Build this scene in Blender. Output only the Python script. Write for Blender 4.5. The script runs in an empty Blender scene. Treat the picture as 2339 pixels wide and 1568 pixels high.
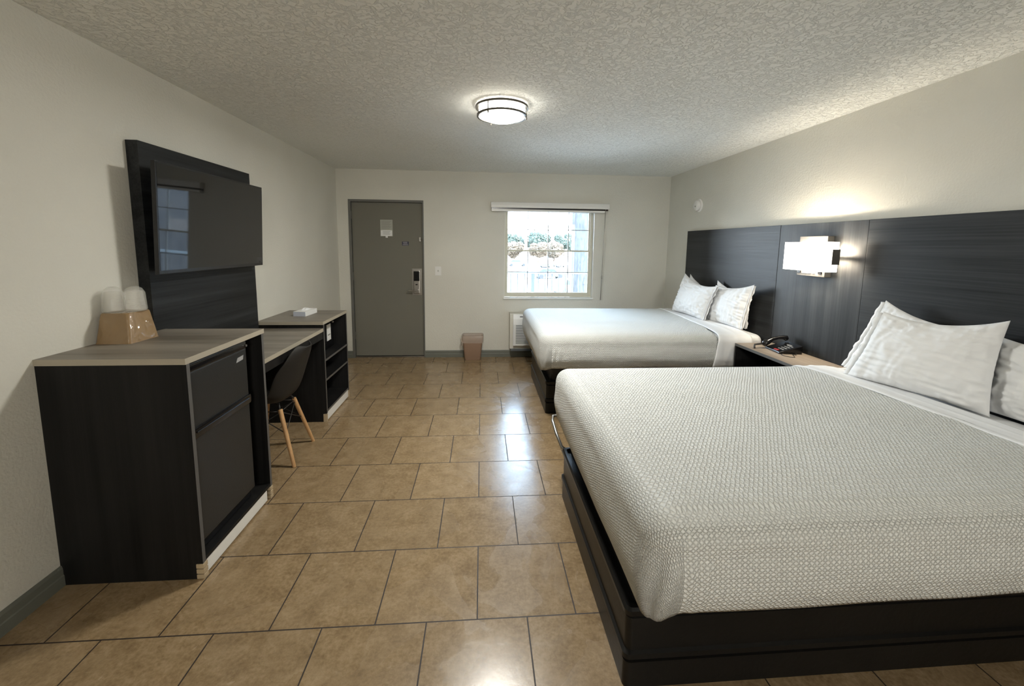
import bpy, bmesh, math, random
from mathutils import Vector, Matrix, noise
PI = math.pi
scene = bpy.context.scene
COL = scene.collection
random.seed(7)

# ------------------------------------------------------------------ room size
XL, XR, YB, YN, H = -1.838, 2.517, 5.45, -2.9, 2.442

# ------------------------------------------------------------------ materials
def new_mat(name):
    m = bpy.data.materials.new(name); m.use_nodes = True
    nt = m.node_tree
    return m, nt, nt.nodes["Principled BSDF"]

def nd(nt, typ, **kw):
    n = nt.nodes.new(typ)
    for k, v in kw.items():
        if k in n.inputs.keys(): n.inputs[k].default_value = v
        else: setattr(n, k, v)
    return n

def plain(name, col, rough=0.5, metal=0.0, spec=0.5, coat=0.0, bump=None):
    m, nt, b = new_mat(name)
    b.inputs['Base Color'].default_value = (*col, 1)
    b.inputs['Roughness'].default_value = rough
    b.inputs['Metallic'].default_value = metal
    b.inputs['Specular IOR Level'].default_value = spec
    b.inputs['Coat Weight'].default_value = coat
    if bump:
        scale, dist = bump
        tc = nd(nt, 'ShaderNodeTexCoord')
        n = nd(nt, 'ShaderNodeTexNoise', Scale=scale, Detail=3.0)
        bp = nd(nt, 'ShaderNodeBump', Strength=1.0, Distance=dist)
        nt.links.new(tc.outputs['Object'], n.inputs['Vector'])
        nt.links.new(n.outputs['Fac'], bp.inputs['Height'])
        nt.links.new(bp.outputs['Normal'], b.inputs['Normal'])
    return m

def emit(name, col, strength):
    m, nt, b = new_mat(name)
    b.inputs['Base Color'].default_value = (*col, 1)
    b.inputs['Emission Color'].default_value = (*col, 1)
    b.inputs['Emission Strength'].default_value = strength
    b.inputs['Roughness'].default_value = 0.4
    return m

def ramp(nt, stops):
    r = nd(nt, 'ShaderNodeValToRGB')
    cr = r.color_ramp
    cr.elements[0].position, cr.elements[0].color = stops[0][0], (*stops[0][1], 1)
    cr.elements[1].position, cr.elements[1].color = stops[-1][0], (*stops[-1][1], 1)
    for p, c in stops[1:-1]:
        e = cr.elements.new(p); e.color = (*c, 1)
    return r

def wall_mat(name, col, bscale=70, dist=0.004, knock=False, var=0.04):
    m, nt, b = new_mat(name)
    L = nt.links
    tc = nd(nt, 'ShaderNodeTexCoord')
    b.inputs['Roughness'].default_value = 0.85
    b.inputs['Specular IOR Level'].default_value = 0.25
    n0 = nd(nt, 'ShaderNodeTexNoise', Scale=1.3, Detail=3.0)
    L.new(tc.outputs['Object'], n0.inputs['Vector'])
    r0 = ramp(nt, [(0.3, tuple(c*(1-var) for c in col)), (0.7, tuple(min(1, c*(1+var)) for c in col))])
    L.new(n0.outputs['Fac'], r0.inputs['Fac']); L.new(r0.outputs['Color'], b.inputs['Base Color'])
    n1 = nd(nt, 'ShaderNodeTexNoise', Scale=bscale, Detail=4.0, Roughness=0.6)
    L.new(tc.outputs['Object'], n1.inputs['Vector'])
    bp = nd(nt, 'ShaderNodeBump', Strength=1.0, Distance=dist)
    if knock:
        n2 = nd(nt, 'ShaderNodeTexNoise', Scale=32.0, Detail=5.0, Roughness=0.62, Distortion=0.6)
        L.new(tc.outputs['Object'], n2.inputs['Vector'])
        r = ramp(nt, [(0.46, (0, 0, 0)), (0.53, (1, 1, 1))])
        L.new(n2.outputs['Fac'], r.inputs['Fac'])
        mx = nd(nt, 'ShaderNodeMath', operation='MULTIPLY_ADD')
        L.new(n1.outputs['Fac'], mx.inputs[0]); mx.inputs[1].default_value = 0.35
        L.new(r.outputs['Color'], mx.inputs[2])
        L.new(mx.outputs[0], bp.inputs['Height'])
    else:
        L.new(n1.outputs['Fac'], bp.inputs['Height'])
    L.new(bp.outputs['Normal'], b.inputs['Normal'])
    return m

def wood_mat(name, dark, light, axis='X', fine=90, rough=0.4, streak=1.0, coat=0.0, spec=0.4):
    """laminate with streaks running along the given axis"""
    m, nt, b = new_mat(name)
    L = nt.links
    tc = nd(nt, 'ShaderNodeTexCoord')
    sc = {'X': (1.2, fine, fine), 'Y': (fine, 1.2, fine), 'Z': (fine, fine, 1.2)}[axis]
    mp = nd(nt, 'ShaderNodeMapping'); mp.inputs['Scale'].default_value = sc
    L.new(tc.outputs['Object'], mp.inputs['Vector'])
    n = nd(nt, 'ShaderNodeTexNoise', Scale=1.0, Detail=5.0, Roughness=0.65)
    L.new(mp.outputs['Vector'], n.inputs['Vector'])
    sc2 = tuple(s/7 if s > 2 else s*0.6 for s in sc)
    mp2 = nd(nt, 'ShaderNodeMapping'); mp2.inputs['Scale'].default_value = sc2
    L.new(tc.outputs['Object'], mp2.inputs['Vector'])
    n2 = nd(nt, 'ShaderNodeTexNoise', Scale=1.0, Detail=3.0)
    L.new(mp2.outputs['Vector'], n2.inputs['Vector'])
    mx = nd(nt, 'ShaderNodeMath', operation='ADD'); L.new(n.outputs['Fac'], mx.inputs[0]); L.new(n2.outputs['Fac'], mx.inputs[1])
    md = nd(nt, 'ShaderNodeMath', operation='MULTIPLY'); L.new(mx.outputs[0], md.inputs[0]); md.inputs[1].default_value = 0.5
    r = ramp(nt, [(0.36, dark), (0.64, light)])
    L.new(md.outputs[0], r.inputs['Fac']); L.new(r.outputs['Color'], b.inputs['Base Color'])
    rr = nd(nt, 'ShaderNodeMapRange'); rr.inputs['To Min'].default_value = rough*0.85; rr.inputs['To Max'].default_value = rough*1.25
    L.new(n.outputs['Fac'], rr.inputs['Value']); L.new(rr.outputs['Result'], b.inputs['Roughness'])
    bp = nd(nt, 'ShaderNodeBump', Strength=0.35, Distance=0.0006*streak)
    L.new(n.outputs['Fac'], bp.inputs['Height']); L.new(bp.outputs['Normal'], b.inputs['Normal'])
    b.inputs['Coat Weight'].default_value = coat
    b.inputs['Specular IOR Level'].default_value = spec
    return m

M = {}
M['wall'] = wall_mat('painted_wall', (0.645, 0.63, 0.565), 75, 0.0024)
M['ceiling'] = wall_mat('knockdown_ceiling', (0.86, 0.865, 0.83), 60, 0.0035, knock=True, var=0.02)
M['dark_wood'] = wood_mat('dark_laminate_horizontal', (0.0045, 0.005, 0.0055), (0.026, 0.028, 0.030), 'Y', 110, 0.40, spec=0.25)
M['dark_wood_v'] = wood_mat('dark_laminate_vertical', (0.0055, 0.006, 0.0065), (0.028, 0.030, 0.032), 'Z', 95, 0.40, spec=0.25)
M['cab_dark'] = wood_mat('cabinet_side_laminate', (0.004, 0.004, 0.004), (0.013, 0.0125, 0.012), 'Z', 120, 0.5, spec=0.2)
M['top_wood'] = wood_mat('grey_brown_laminate', (0.11, 0.095, 0.076), (0.27, 0.24, 0.20), 'X', 36, 0.42)
M['top_wood_y'] = wood_mat('grey_brown_laminate_long', (0.22, 0.17, 0.125), (0.40, 0.33, 0.26), 'Y', 36, 0.42)
M['edge_band'] = plain('pale_edge_band', (0.36, 0.32, 0.25), 0.5)
M['edge_grey'] = plain('grey_edge_band', (0.085, 0.082, 0.078), 0.5)
M['black'] = plain('matt_black', (0.004, 0.004, 0.0045), 0.6)
M['gloss_black'] = plain('gloss_black_plastic', (0.006, 0.006, 0.007), 0.18)
M['screen'] = plain('television_glass', (0.006, 0.006, 0.0065), 0.035, spec=0.6)
M['bezel'] = plain('black_bezel', (0.008, 0.008, 0.009), 0.25)
M['fridge_door'] = plain('charcoal_fridge_door', (0.016, 0.0165, 0.0165), 0.38, spec=0.4, bump=(320, 0.0004))
M['fridge_body'] = plain('black_fridge_casing', (0.010, 0.010, 0.010), 0.5)
M['white_paint'] = plain('white_painted_board', (0.72, 0.71, 0.67), 0.6)
M['raw_block'] = plain('pale_wood_block', (0.42, 0.33, 0.21), 0.7)
M['door'] = wall_mat('olive_grey_door', (0.175, 0.168, 0.138), 160, 0.0006, var=0.03)
M['door_frame'] = plain('grey_door_frame', (0.13, 0.128, 0.115), 0.5)
M['baseboard'] = plain('grey_green_baseboard', (0.145, 0.150, 0.125), 0.55)
M['white_plastic'] = plain('white_plastic', (0.74, 0.73, 0.70), 0.35)
M['grille_dark'] = plain('grille_gap', (0.10, 0.11, 0.12), 0.6)
M['cream_frame'] = plain('cream_window_frame', (0.62, 0.60, 0.50), 0.45)
M['white_frame'] = plain('white_window_reveal', (0.78, 0.78, 0.74), 0.5)
M['muntin'] = plain('grey_muntin', (0.36, 0.37, 0.35), 0.5)
M['metal'] = plain('brushed_nickel', (0.40, 0.38, 0.35), 0.32, metal=1.0)
M['dark_metal'] = plain('bronze_metal', (0.075, 0.068, 0.055), 0.4, metal=0.7)
M['chrome'] = plain('chrome_rail', (0.30, 0.30, 0.29), 0.25, metal=0.8)
M['sheet'] = plain('white_bed_sheet', (0.76, 0.765, 0.77), 0.85, bump=(900, 0.0002))
M['tan_plastic'] = plain('tan_plastic', (0.30, 0.195, 0.135), 0.5)
M['chair_shell'] = plain('dark_grey_shell', (0.020, 0.018, 0.016), 0.6, spec=0.25)
M['oak'] = wood_mat('beech_leg_wood', (0.38, 0.21, 0.09), (0.56, 0.34, 0.16), 'Z', 160, 0.45)
M['paper'] = plain('white_paper', (0.74, 0.74, 0.72), 0.7)
M['tissue_side'] = plain('patterned_tissue_carton', (0.46, 0.49, 0.56), 0.5)
M['grey_card'] = plain('grey_card', (0.36, 0.36, 0.31), 0.45)
M['print'] = plain('grey_print', (0.22, 0.22, 0.19), 0.7)
M['navy'] = plain('navy_sticker', (0.020, 0.022, 0.05), 0.5)
M['red'] = plain('red_button', (0.42, 0.03, 0.03), 0.45)
M['keys'] = plain('pale_grey_key', (0.30, 0.30, 0.30), 0.5)
M['cord'] = plain('black_cord', (0.02, 0.018, 0.016), 0.5)
M['asphalt'] = plain('sunlit_asphalt', (0.16, 0.16, 0.16), 0.9, bump=(20, 0.004))
M['concrete'] = plain('balcony_concrete', (0.55, 0.54, 0.52), 0.8)
M['rail_paint'] = plain('blue_grey_rail', (0.035, 0.042, 0.050), 0.5)
M['rail_white'] = plain('pale_top_rail', (0.10, 0.13, 0.155), 0.5)
M['car_white'] = plain('white_car_paint', (0.75, 0.76, 0.78), 0.25, coat=0.5)
M['car_blue'] = plain('blue_grey_car_paint', (0.03, 0.045, 0.07), 0.25, coat=0.5)
M['car_silver'] = plain('silver_car_paint', (0.09, 0.095, 0.10), 0.25, coat=0.5)
M['car_glass'] = plain('car_glass', (0.03, 0.04, 0.05), 0.1)
M['tyre'] = plain('tyre_rubber', (0.02, 0.02, 0.02), 0.8)
M['bark'] = plain('tree_bark', (0.14, 0.10, 0.07), 0.9)
M['lamp_glow'] = emit('lit_frosted_diffuser', (1.0, 0.965, 0.88), 7.0)
M['lamp_side'] = emit('lit_frosted_side', (1.0, 0.95, 0.84), 5.0)
M['sconce_glow'] = emit('lit_sconce_shade', (1.0, 0.95, 0.86), 1.7)
M['sconce_plate'] = plain('satin_grey_backplate', (0.05, 0.048, 0.044), 0.55)

# ---- glass
m, nt, b = new_mat('window_glass'); M['glass'] = m
b.inputs['Base Color'].default_value = (0.97, 0.99, 1, 1); b.inputs['Roughness'].default_value = 0.0
tr = nd(nt, 'ShaderNodeBsdfTransparent'); tr.inputs['Color'].default_value = (0.95, 0.97, 0.98, 1)
gl = nd(nt, 'ShaderNodeBsdfGlossy', Roughness=0.02)
lw = nd(nt, 'ShaderNodeFresnel', IOR=1.45)
mx = nd(nt, 'ShaderNodeMixShader')
nt.links.new(lw.outputs[0], mx.inputs[0]); nt.links.new(tr.outputs[0], mx.inputs[1]); nt.links.new(gl.outputs[0], mx.inputs[2])
nt.links.new(mx.outputs[0], nt.nodes['Material Output'].inputs['Surface'])

# ---- translucent plastic wrap (cups)
m, nt, b = new_mat('clear_plastic_wrap'); M['wrap'] = m
tc = nd(nt, 'ShaderNodeTexCoord')
n = nd(nt, 'ShaderNodeTexNoise', Scale=60.0, Detail=3.0, Distortion=1.2)
nt.links.new(tc.outputs['Object'], n.inputs['Vector'])
bp = nd(nt, 'ShaderNodeBump', Strength=1.0, Distance=0.006)
nt.links.new(n.outputs['Fac'], bp.inputs['Height'])
b.inputs['Base Color'].default_value = (0.80, 0.78, 0.72, 1); b.inputs['Roughness'].default_value = 0.15
nt.links.new(bp.outputs['Normal'], b.inputs['Normal'])
tr = nd(nt, 'ShaderNodeBsdfTransparent'); mx = nd(nt, 'ShaderNodeMixShader'); mx.inputs[0].default_value = 0.26
nt.links.new(tr.outputs[0], mx.inputs[1]); nt.links.new(b.outputs[0], mx.inputs[2])
nt.links.new(mx.outputs[0], nt.nodes['Material Output'].inputs['Surface'])

m, nt, b = new_mat('clear_bin_liner'); M['liner'] = m
b.inputs['Base Color'].default_value = (0.62, 0.52, 0.44, 1); b.inputs['Roughness'].default_value = 0.2
tr = nd(nt, 'ShaderNodeBsdfTransparent'); mx = nd(nt, 'ShaderNodeMixShader'); mx.inputs[0].default_value = 0.45
nt.links.new(tr.outputs[0], mx.inputs[1]); nt.links.new(b.outputs[0], mx.inputs[2])
nt.links.new(mx.outputs[0], nt.nodes['Material Output'].inputs['Surface'])

# ---- ice bucket: tan with crumpled clear film over it
m, nt, b = new_mat('film_wrapped_tan_plastic'); M['bucket'] = m
b.inputs['Base Color'].default_value = (0.24, 0.145, 0.058, 1); b.inputs['Roughness'].default_value = 0.45
b.inputs['Coat Weight'].default_value = 1.0; b.inputs['Coat Roughness'].default_value = 0.07
tc = nd(nt, 'ShaderNodeTexCoord'); n = nd(nt, 'ShaderNodeTexNoise', Scale=9.0, Detail=1.5, Distortion=1.2)
bp = nd(nt, 'ShaderNodeBump', Strength=1.0, Distance=0.035)
nt.links.new(tc.outputs['Object'], n.inputs['Vector']); nt.links.new(n.outputs['Fac'], bp.inputs['Height'])
nt.links.new(bp.outputs['Normal'], b.inputs['Coat Normal'])

# ---- floor tiles: 0.408 m squares in running bond
def floor_mat():
    m, nt, b = new_mat('tan_ceramic_tiles'); L = nt.links
    tc = nd(nt, 'ShaderNodeTexCoord')
    mp = nd(nt, 'ShaderNodeMapping'); mp.inputs['Location'].default_value = (0.0133 + 0.408*20, -1.504 + 0.408*21, 0)
    L.new(tc.outputs['Object'], mp.inputs['Vector'])
    br = nd(nt, 'ShaderNodeTexBrick', offset=0.5, offset_frequency=2, squash=1.0, squash_frequency=2)
    br.inputs['Scale'].default_value = 1.0
    br.inputs['Brick Width'].default_value = 0.408; br.inputs['Row Height'].default_value = 0.408
    br.inputs['Mortar Size'].default_value = 0.0028; br.inputs['Mortar Smooth'].default_value = 0.15
    br.inputs['Color1'].default_value = (0.30, 0.30, 0.30, 1); br.inputs['Color2'].default_value = (0.70, 0.70, 0.70, 1)
    br.inputs['Mortar'].default_value = (0.5, 0.5, 0.5, 1)
    L.new(mp.outputs['Vector'], br.inputs['Vector'])
    n1 = nd(nt, 'ShaderNodeTexNoise', Scale=11.0, Detail=8.0, Roughness=0.68); L.new(tc.outputs['Object'], n1.inputs['Vector'])
    n2 = nd(nt, 'ShaderNodeTexNoise', Scale=60.0, Detail=5.0, Roughness=0.7); L.new(tc.outputs['Object'], n2.inputs['Vector'])
    ad = nd(nt, 'ShaderNodeMath', operation='ADD'); L.new(n1.outputs['Fac'], ad.inputs[0]); L.new(n2.outputs['Fac'], ad.inputs[1])
    hv = nd(nt, 'ShaderNodeMath', operation='MULTIPLY'); L.new(ad.outputs[0], hv.inputs[0]); hv.inputs[1].default_value = 0.5
    r = ramp(nt, [(0.36, (0.175, 0.115, 0.058)), (0.50, (0.262, 0.182, 0.098)), (0.64, (0.345, 0.250, 0.148))])
    L.new(hv.outputs[0], r.inputs['Fac'])
    tv = nd(nt, 'ShaderNodeMix', data_type='RGBA', blend_type='MULTIPLY'); tv.inputs['Factor'].default_value = 1.0
    rt = ramp(nt, [(0.3, (0.93, 0.93, 0.93)), (0.7, (1.04, 1.04, 1.04))])
    L.new(br.outputs['Color'], rt.inputs['Fac'])
    L.new(r.outputs['Color'], tv.inputs['A']); L.new(rt.outputs['Color'], tv.inputs['B'])
    g = nd(nt, 'ShaderNodeMix', data_type='RGBA'); g.inputs['B'].default_value = (0.022, 0.013, 0.008, 1)
    L.new(br.outputs['Fac'], g.inputs['Factor']); L.new(tv.outputs['Result'], g.inputs['A'])
    L.new(g.outputs['Result'], b.inputs['Base Color'])
    # worn / polished patches
    n3 = nd(nt, 'ShaderNodeTexNoise', Scale=2.6, Detail=3.0, Distortion=1.4); L.new(tc.outputs['Object'], n3.inputs['Vector'])
    rr = ramp(nt, [(0.48, (0.22, 0.22, 0.22)), (0.52, (0.275, 0.275, 0.275))])
    L.new(n3.outputs['Fac'], rr.inputs['Fac'])
    ro = nd(nt, 'ShaderNodeMath', operation='MULTIPLY_ADD'); L.new(br.outputs['Fac'], ro.inputs[0]); ro.inputs[1].default_value = 0.4
    L.new(rr.outputs['Color'], ro.inputs[2]); L.new(ro.outputs[0], b.inputs['Roughness'])
    b.inputs['Specular IOR Level'].default_value = 0.55
    h = nd(nt, 'ShaderNodeMath', operation='MULTIPLY_ADD'); L.new(br.outputs['Fac'], h.inputs[0]); h.inputs[1].default_value = -1.0
    n2s = nd(nt, 'ShaderNodeMath', operation='MULTIPLY'); L.new(n2.outputs['Fac'], n2s.inputs[0]); n2s.inputs[1].default_value = 0.10
    L.new(n2s.outputs[0], h.inputs[2])
    bp = nd(nt, 'ShaderNodeBump', Strength=1.0, Distance=0.0022)
    L.new(h.outputs[0], bp.inputs['Height']); L.new(bp.outputs['Normal'], b.inputs['Normal'])
    return m
M['floor'] = floor_mat()

# ---- coverlet: woven lens-shaped cells, follows the unrolled cloth (uv in metres)
def coverlet_mat():
    m, nt, b = new_mat('white_matelasse_coverlet'); L = nt.links
    uv = nd(nt, 'ShaderNodeUVMap'); uv.uv_map = 'cloth'
    nw = nd(nt, 'ShaderNodeTexNoise', Scale=5.0, Detail=2.0); L.new(uv.outputs['UV'], nw.inputs['Vector'])
    sb = nd(nt, 'ShaderNodeVectorMath', operation='SUBTRACT'); sb.inputs[1].default_value = (0.5, 0.5, 0.5); L.new(nw.outputs['Color'], sb.inputs[0])
    sl = nd(nt, 'ShaderNodeVectorMath', operation='SCALE'); sl.inputs['Scale'].default_value = 0.016; L.new(sb.outputs[0], sl.inputs[0])
    ad = nd(nt, 'ShaderNodeVectorMath', operation='ADD'); L.new(uv.outputs['UV'], ad.inputs[0]); L.new(sl.outputs[0], ad.inputs[1])
    nw2 = nd(nt, 'ShaderNodeTexNoise', Scale=38.0, Detail=2.0); L.new(uv.outputs['UV'], nw2.inputs['Vector'])
    sb2 = nd(nt, 'ShaderNodeVectorMath', operation='SUBTRACT'); sb2.inputs[1].default_value = (0.5, 0.5, 0.5); L.new(nw2.outputs['Color'], sb2.inputs[0])
    sl2 = nd(nt, 'ShaderNodeVectorMath', operation='SCALE'); sl2.inputs['Scale'].default_value = 0.008; L.new(sb2.outputs[0], sl2.inputs[0])
    ad2 = nd(nt, 'ShaderNodeVectorMath', operation='ADD'); L.new(ad.outputs[0], ad2.inputs[0]); L.new(sl2.outputs[0], ad2.inputs[1])
    sp = nd(nt, 'ShaderNodeSeparateXYZ'); L.new(ad2.outputs[0], sp.inputs[0])
    cu = nd(nt, 'ShaderNodeMath', operation='MULTIPLY'); L.new(sp.outputs['X'], cu.inputs[0]); cu.inputs[1].default_value = 2*PI/0.032
    co = nd(nt, 'ShaderNodeMath', operation='COSINE'); L.new(cu.outputs[0], co.inputs[0])
    av = nd(nt, 'ShaderNodeMath', operation='MULTIPLY'); L.new(sp.outputs['Y'], av.inputs[0]); av.inputs[1].default_value = PI/0.023
    def lat(sign):
        mv = nd(nt, 'ShaderNodeMath', operation='MULTIPLY_ADD'); L.new(co.outputs[0], mv.inputs[0]); mv.inputs[1].default_value = sign*1.42; L.new(av.outputs[0], mv.inputs[2])
        s = nd(nt, 'ShaderNodeMath', operation='SINE'); L.new(mv.outputs[0], s.inputs[0])
        ab = nd(nt, 'ShaderNodeMath', operation='ABSOLUTE'); L.new(s.outputs[0], ab.inputs[0])
        return ab
    p1, p2 = lat(1), lat(-1)
    pr = nd(nt, 'ShaderNodeMath', operation='MINIMUM'); L.new(p1.outputs[0], pr.inputs[0]); L.new(p2.outputs[0], pr.inputs[1])
    inv = nd(nt, 'ShaderNodeMath', operation='SUBTRACT'); inv.inputs[0].default_value = 1.0; L.new(pr.outputs[0], inv.inputs[1])
    pw = nd(nt, 'ShaderNodeMath', operation='POWER'); L.new(inv.outputs[0], pw.inputs[0]); pw.inputs[1].default_value = 1.6
    bp = nd(nt, 'ShaderNodeBump', Strength=0.9, Distance=0.0042)
    L.new(pw.outputs[0], bp.inputs['Height']); L.new(bp.outputs['Normal'], b.inputs['Normal'])
    b.inputs['Base Color'].default_value = (0.67, 0.675, 0.65, 1)
    b.inputs['Roughness'].default_value = 0.9; b.inputs['Specular IOR Level'].default_value = 0.2
    return m
M['coverlet'] = coverlet_mat()

def leaf_mat(name, c1, c2):
    m, nt, b = new_mat(name)
    tc = nd(nt, 'ShaderNodeTexCoord'); n = nd(nt, 'ShaderNodeTexNoise', Scale=1.6, Detail=5.0, Roughness=0.75)
    nt.links.new(tc.outputs['Object'], n.inputs['Vector'])
    r = ramp(nt, [(0.35, c1), (0.65, c2)]); nt.links.new(n.outputs['Fac'], r.inputs['Fac'])
    nt.links.new(r.outputs['Color'], b.inputs['Base Color']); b.inputs['Roughness'].default_value = 0.9
    return m
M['leaf_brown'] = leaf_mat('autumn_leaves', (0.030, 0.020, 0.012), (0.115, 0.080, 0.050))
M['leaf_green'] = leaf_mat('green_leaves', (0.010, 0.014, 0.010), (0.060, 0.075, 0.055))

def stucco_mat():
    m, nt, b = new_mat('streaked_stucco'); L = nt.links
    tc = nd(nt, 'ShaderNodeTexCoord'); mp = nd(nt, 'ShaderNodeMapping'); mp.inputs['Scale'].default_value = (9, 9, 2.5)
    L.new(tc.outputs['Object'], mp.inputs['Vector'])
    n = nd(nt, 'ShaderNodeTexNoise', Scale=2.0, Detail=5.0, Roughness=0.7); L.new(mp.outputs['Vector'], n.inputs['Vector'])
    r = ramp(nt, [(0.35, (0.020, 0.023, 0.028)), (0.6, (0.050, 0.052, 0.055))]); L.new(n.outputs['Fac'], r.inputs['Fac'])
    L.new(r.outputs['Color'], b.inputs['Base Color']); b.inputs['Roughness'].default_value = 0.9
    return m
M['stucco'] = stucco_mat()

# ------------------------------------------------------------------ builders
WORLD = {}
def link(o): COL.objects.link(o)

def tag(o, label=None, cat=None, group=None, kind=None):
    if label: o['label'] = label
    if cat: o['category'] = cat
    if group: o['group'] = group
    if kind: o['kind'] = kind
    return o

def empty(name, loc, label=None, cat=None, group=None, kind=None):
    o = bpy.data.objects.new(name, None); link(o); o.empty_display_size = 0.1
    o.location = loc; WORLD[o.name] = Vector(loc)
    return tag(o, label, cat, group, kind)

def obj(name, bm, mat, parent=None, smooth=False, label=None, cat=None, group=None, kind=None, auto=None):
    bmesh.ops.recalc_face_normals(bm, faces=bm.faces) if not getattr(bm, '_keep', False) else None
    if parent is not None:
        org = WORLD[parent.name]
    else:
        xs = [v.co for v in bm.verts]
        org = Vector(((min(v.x for v in xs)+max(v.x for v in xs))/2, (min(v.y for v in xs)+max(v.y for v in xs))/2, min(v.z for v in xs)))
    if kind == 'structure' and parent is None: org = Vector((0, 0, 0))
    bmesh.ops.translate(bm, verts=bm.verts, vec=-org)
    me = bpy.data.meshes.new(name); bm.to_mesh(me); bm.free()
    if isinstance(mat, (list, tuple)):
        for k in mat: me.materials.append(M[k] if isinstance(k, str) else k)
    else: me.materials.append(M[mat] if isinstance(mat, str) else mat)
    o = bpy.data.objects.new(name, me); link(o)
    if smooth:
        for p in me.polygons: p.use_smooth = True
    if auto is not None:
        me.set_sharp_from_angle(angle=math.radians(auto))
    if parent is not None:
        o.parent = parent; WORLD[o.name] = org.copy()
    else:
        o.location = org; WORLD[o.name] = org.copy()
    return tag(o, label, cat, group, kind)

def B(): return bmesh.new()

def box(bm, x0, x1, y0, y1, z0, z1, bev=0.0, mi=0, seg=2):
    r = bmesh.ops.create_cube(bm, size=1.0)
    vs = r['verts']
    for v in vs:
        v.co = Vector((x0 if v.co.x < 0 else x1, y0 if v.co.y < 0 else y1, z0 if v.co.z < 0 else z1))
    fs = set(f for v in vs for f in v.link_faces)
    for f in fs: f.material_index = mi
    if bev > 0:
        es = list(set(e for v in vs for e in v.link_edges))
        g = bmesh.ops.bevel(bm, geom=es, offset=bev, segments=seg, profile=0.7, affect='EDGES')
        for f in g['faces']: f.material_index = mi
    return bm

def hexa(bm, pts, bev=0.0, mi=0):
    """8 points: bottom ring 4, top ring 4"""
    vs = [bm.verts.new(p) for p in pts]
    q = [(3, 2, 1, 0), (4, 5, 6, 7), (0, 1, 5, 4), (1, 2, 6, 5), (2, 3, 7, 6), (3, 0, 4, 7)]
    fs = [bm.faces.new([vs[i] for i in t]) for t in q]
    for f in fs: f.material_index = mi
    if bev > 0:
        es = list(set(e for v in vs for e in v.link_edges))
        bmesh.ops.bevel(bm, geom=es, offset=bev, segments=3, profile=0.7, affect='EDGES')
    return bm

def tube(bm, pts, r, n=10, cap=True, mi=0, taper=None):
    pts = [Vector(p) for p in pts]
    rings = []
    up = Vector((0, 0, 1))
    prev = None
    for i, p in enumerate(pts):
        if i == 0: d = pts[1]-p
        elif i == len(pts)-1: d = p-pts[i-1]
        else: d = (pts[i+1]-p).normalized()+(p-pts[i-1]).normalized()
        d.normalize()
        if prev is None:
            a = d.cross(up)
            if a.length < 1e-3: a = d.cross(Vector((1, 0, 0)))
        else:
            a = prev - d*prev.dot(d)
        a.normalize(); prev = a; c = d.cross(a)
        rr = r if taper is None else taper[i]
        rings.append([bm.verts.new(p + (a*math.cos(2*PI*k/n)+c*math.sin(2*PI*k/n))*rr) for k in range(n)])
    for i in range(len(rings)-1):
        for k in range(n):
            f = bm.faces.new((rings[i][k], rings[i][(k+1) % n], rings[i+1][(k+1) % n], rings[i+1][k])); f.material_index = mi
    if cap:
        bm.faces.new(rings[0][::-1]).material_index = mi; bm.faces.new(rings[-1]).material_index = mi
    return bm

def lathe(bm, prof, c, n=48, axis='Z', mi=0, closed=False):
    """profile of (r, h); axis direction"""
    c = Vector(c); rings = []
    for r, h in prof:
        ring = []
        for k in range(n):
            a = 2*PI*k/n
            if axis == 'Z': p = Vector((r*math.cos(a), r*math.sin(a), h))
            elif axis == 'X': p = Vector((h, r*math.cos(a), r*math.sin(a)))
            else: p = Vector((r*math.cos(a), h, r*math.sin(a)))
            ring.append(bm.verts.new(c+p))
        rings.append(ring)
    m = len(rings)
    for i in range(m if closed else m-1):
        for k in range(n):
            a, b2 = rings[i], rings[(i+1) % m]
            bm.faces.new((a[k], a[(k+1) % n], b2[(k+1) % n], b2[k])).material_index = mi
    if not closed:
        if prof[0][0] > 1e-6: bm.faces.new(rings[0][::-1]).material_index = mi
        if prof[-1][0] > 1e-6: bm.faces.new(rings[-1]).material_index = mi
    bmesh.ops.remove_doubles(bm, verts=bm.verts, dist=1e-6)
    return bm

def prism(bm, poly, axis, a, b2, mi=0):
    """extrude a 2d polygon along axis from a to b2; poly in the other two axes order"""
    def P(u, v, w):
        return {'X': (w, u, v), 'Y': (u, w, v), 'Z': (u, v, w)}[axis]
    lo = [bm.verts.new(P(u, v, a)) for u, v in poly]; hi = [bm.verts.new(P(u, v, b2)) for u, v in poly]
    n = len(poly)
    bm.faces.new(lo[::-1]).material_index = mi; bm.faces.new(hi).material_index = mi
    for i in range(n):
        bm.faces.new((lo[i], lo[(i+1) % n], hi[(i+1) % n], hi[i])).material_index = mi
    return bm

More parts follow.
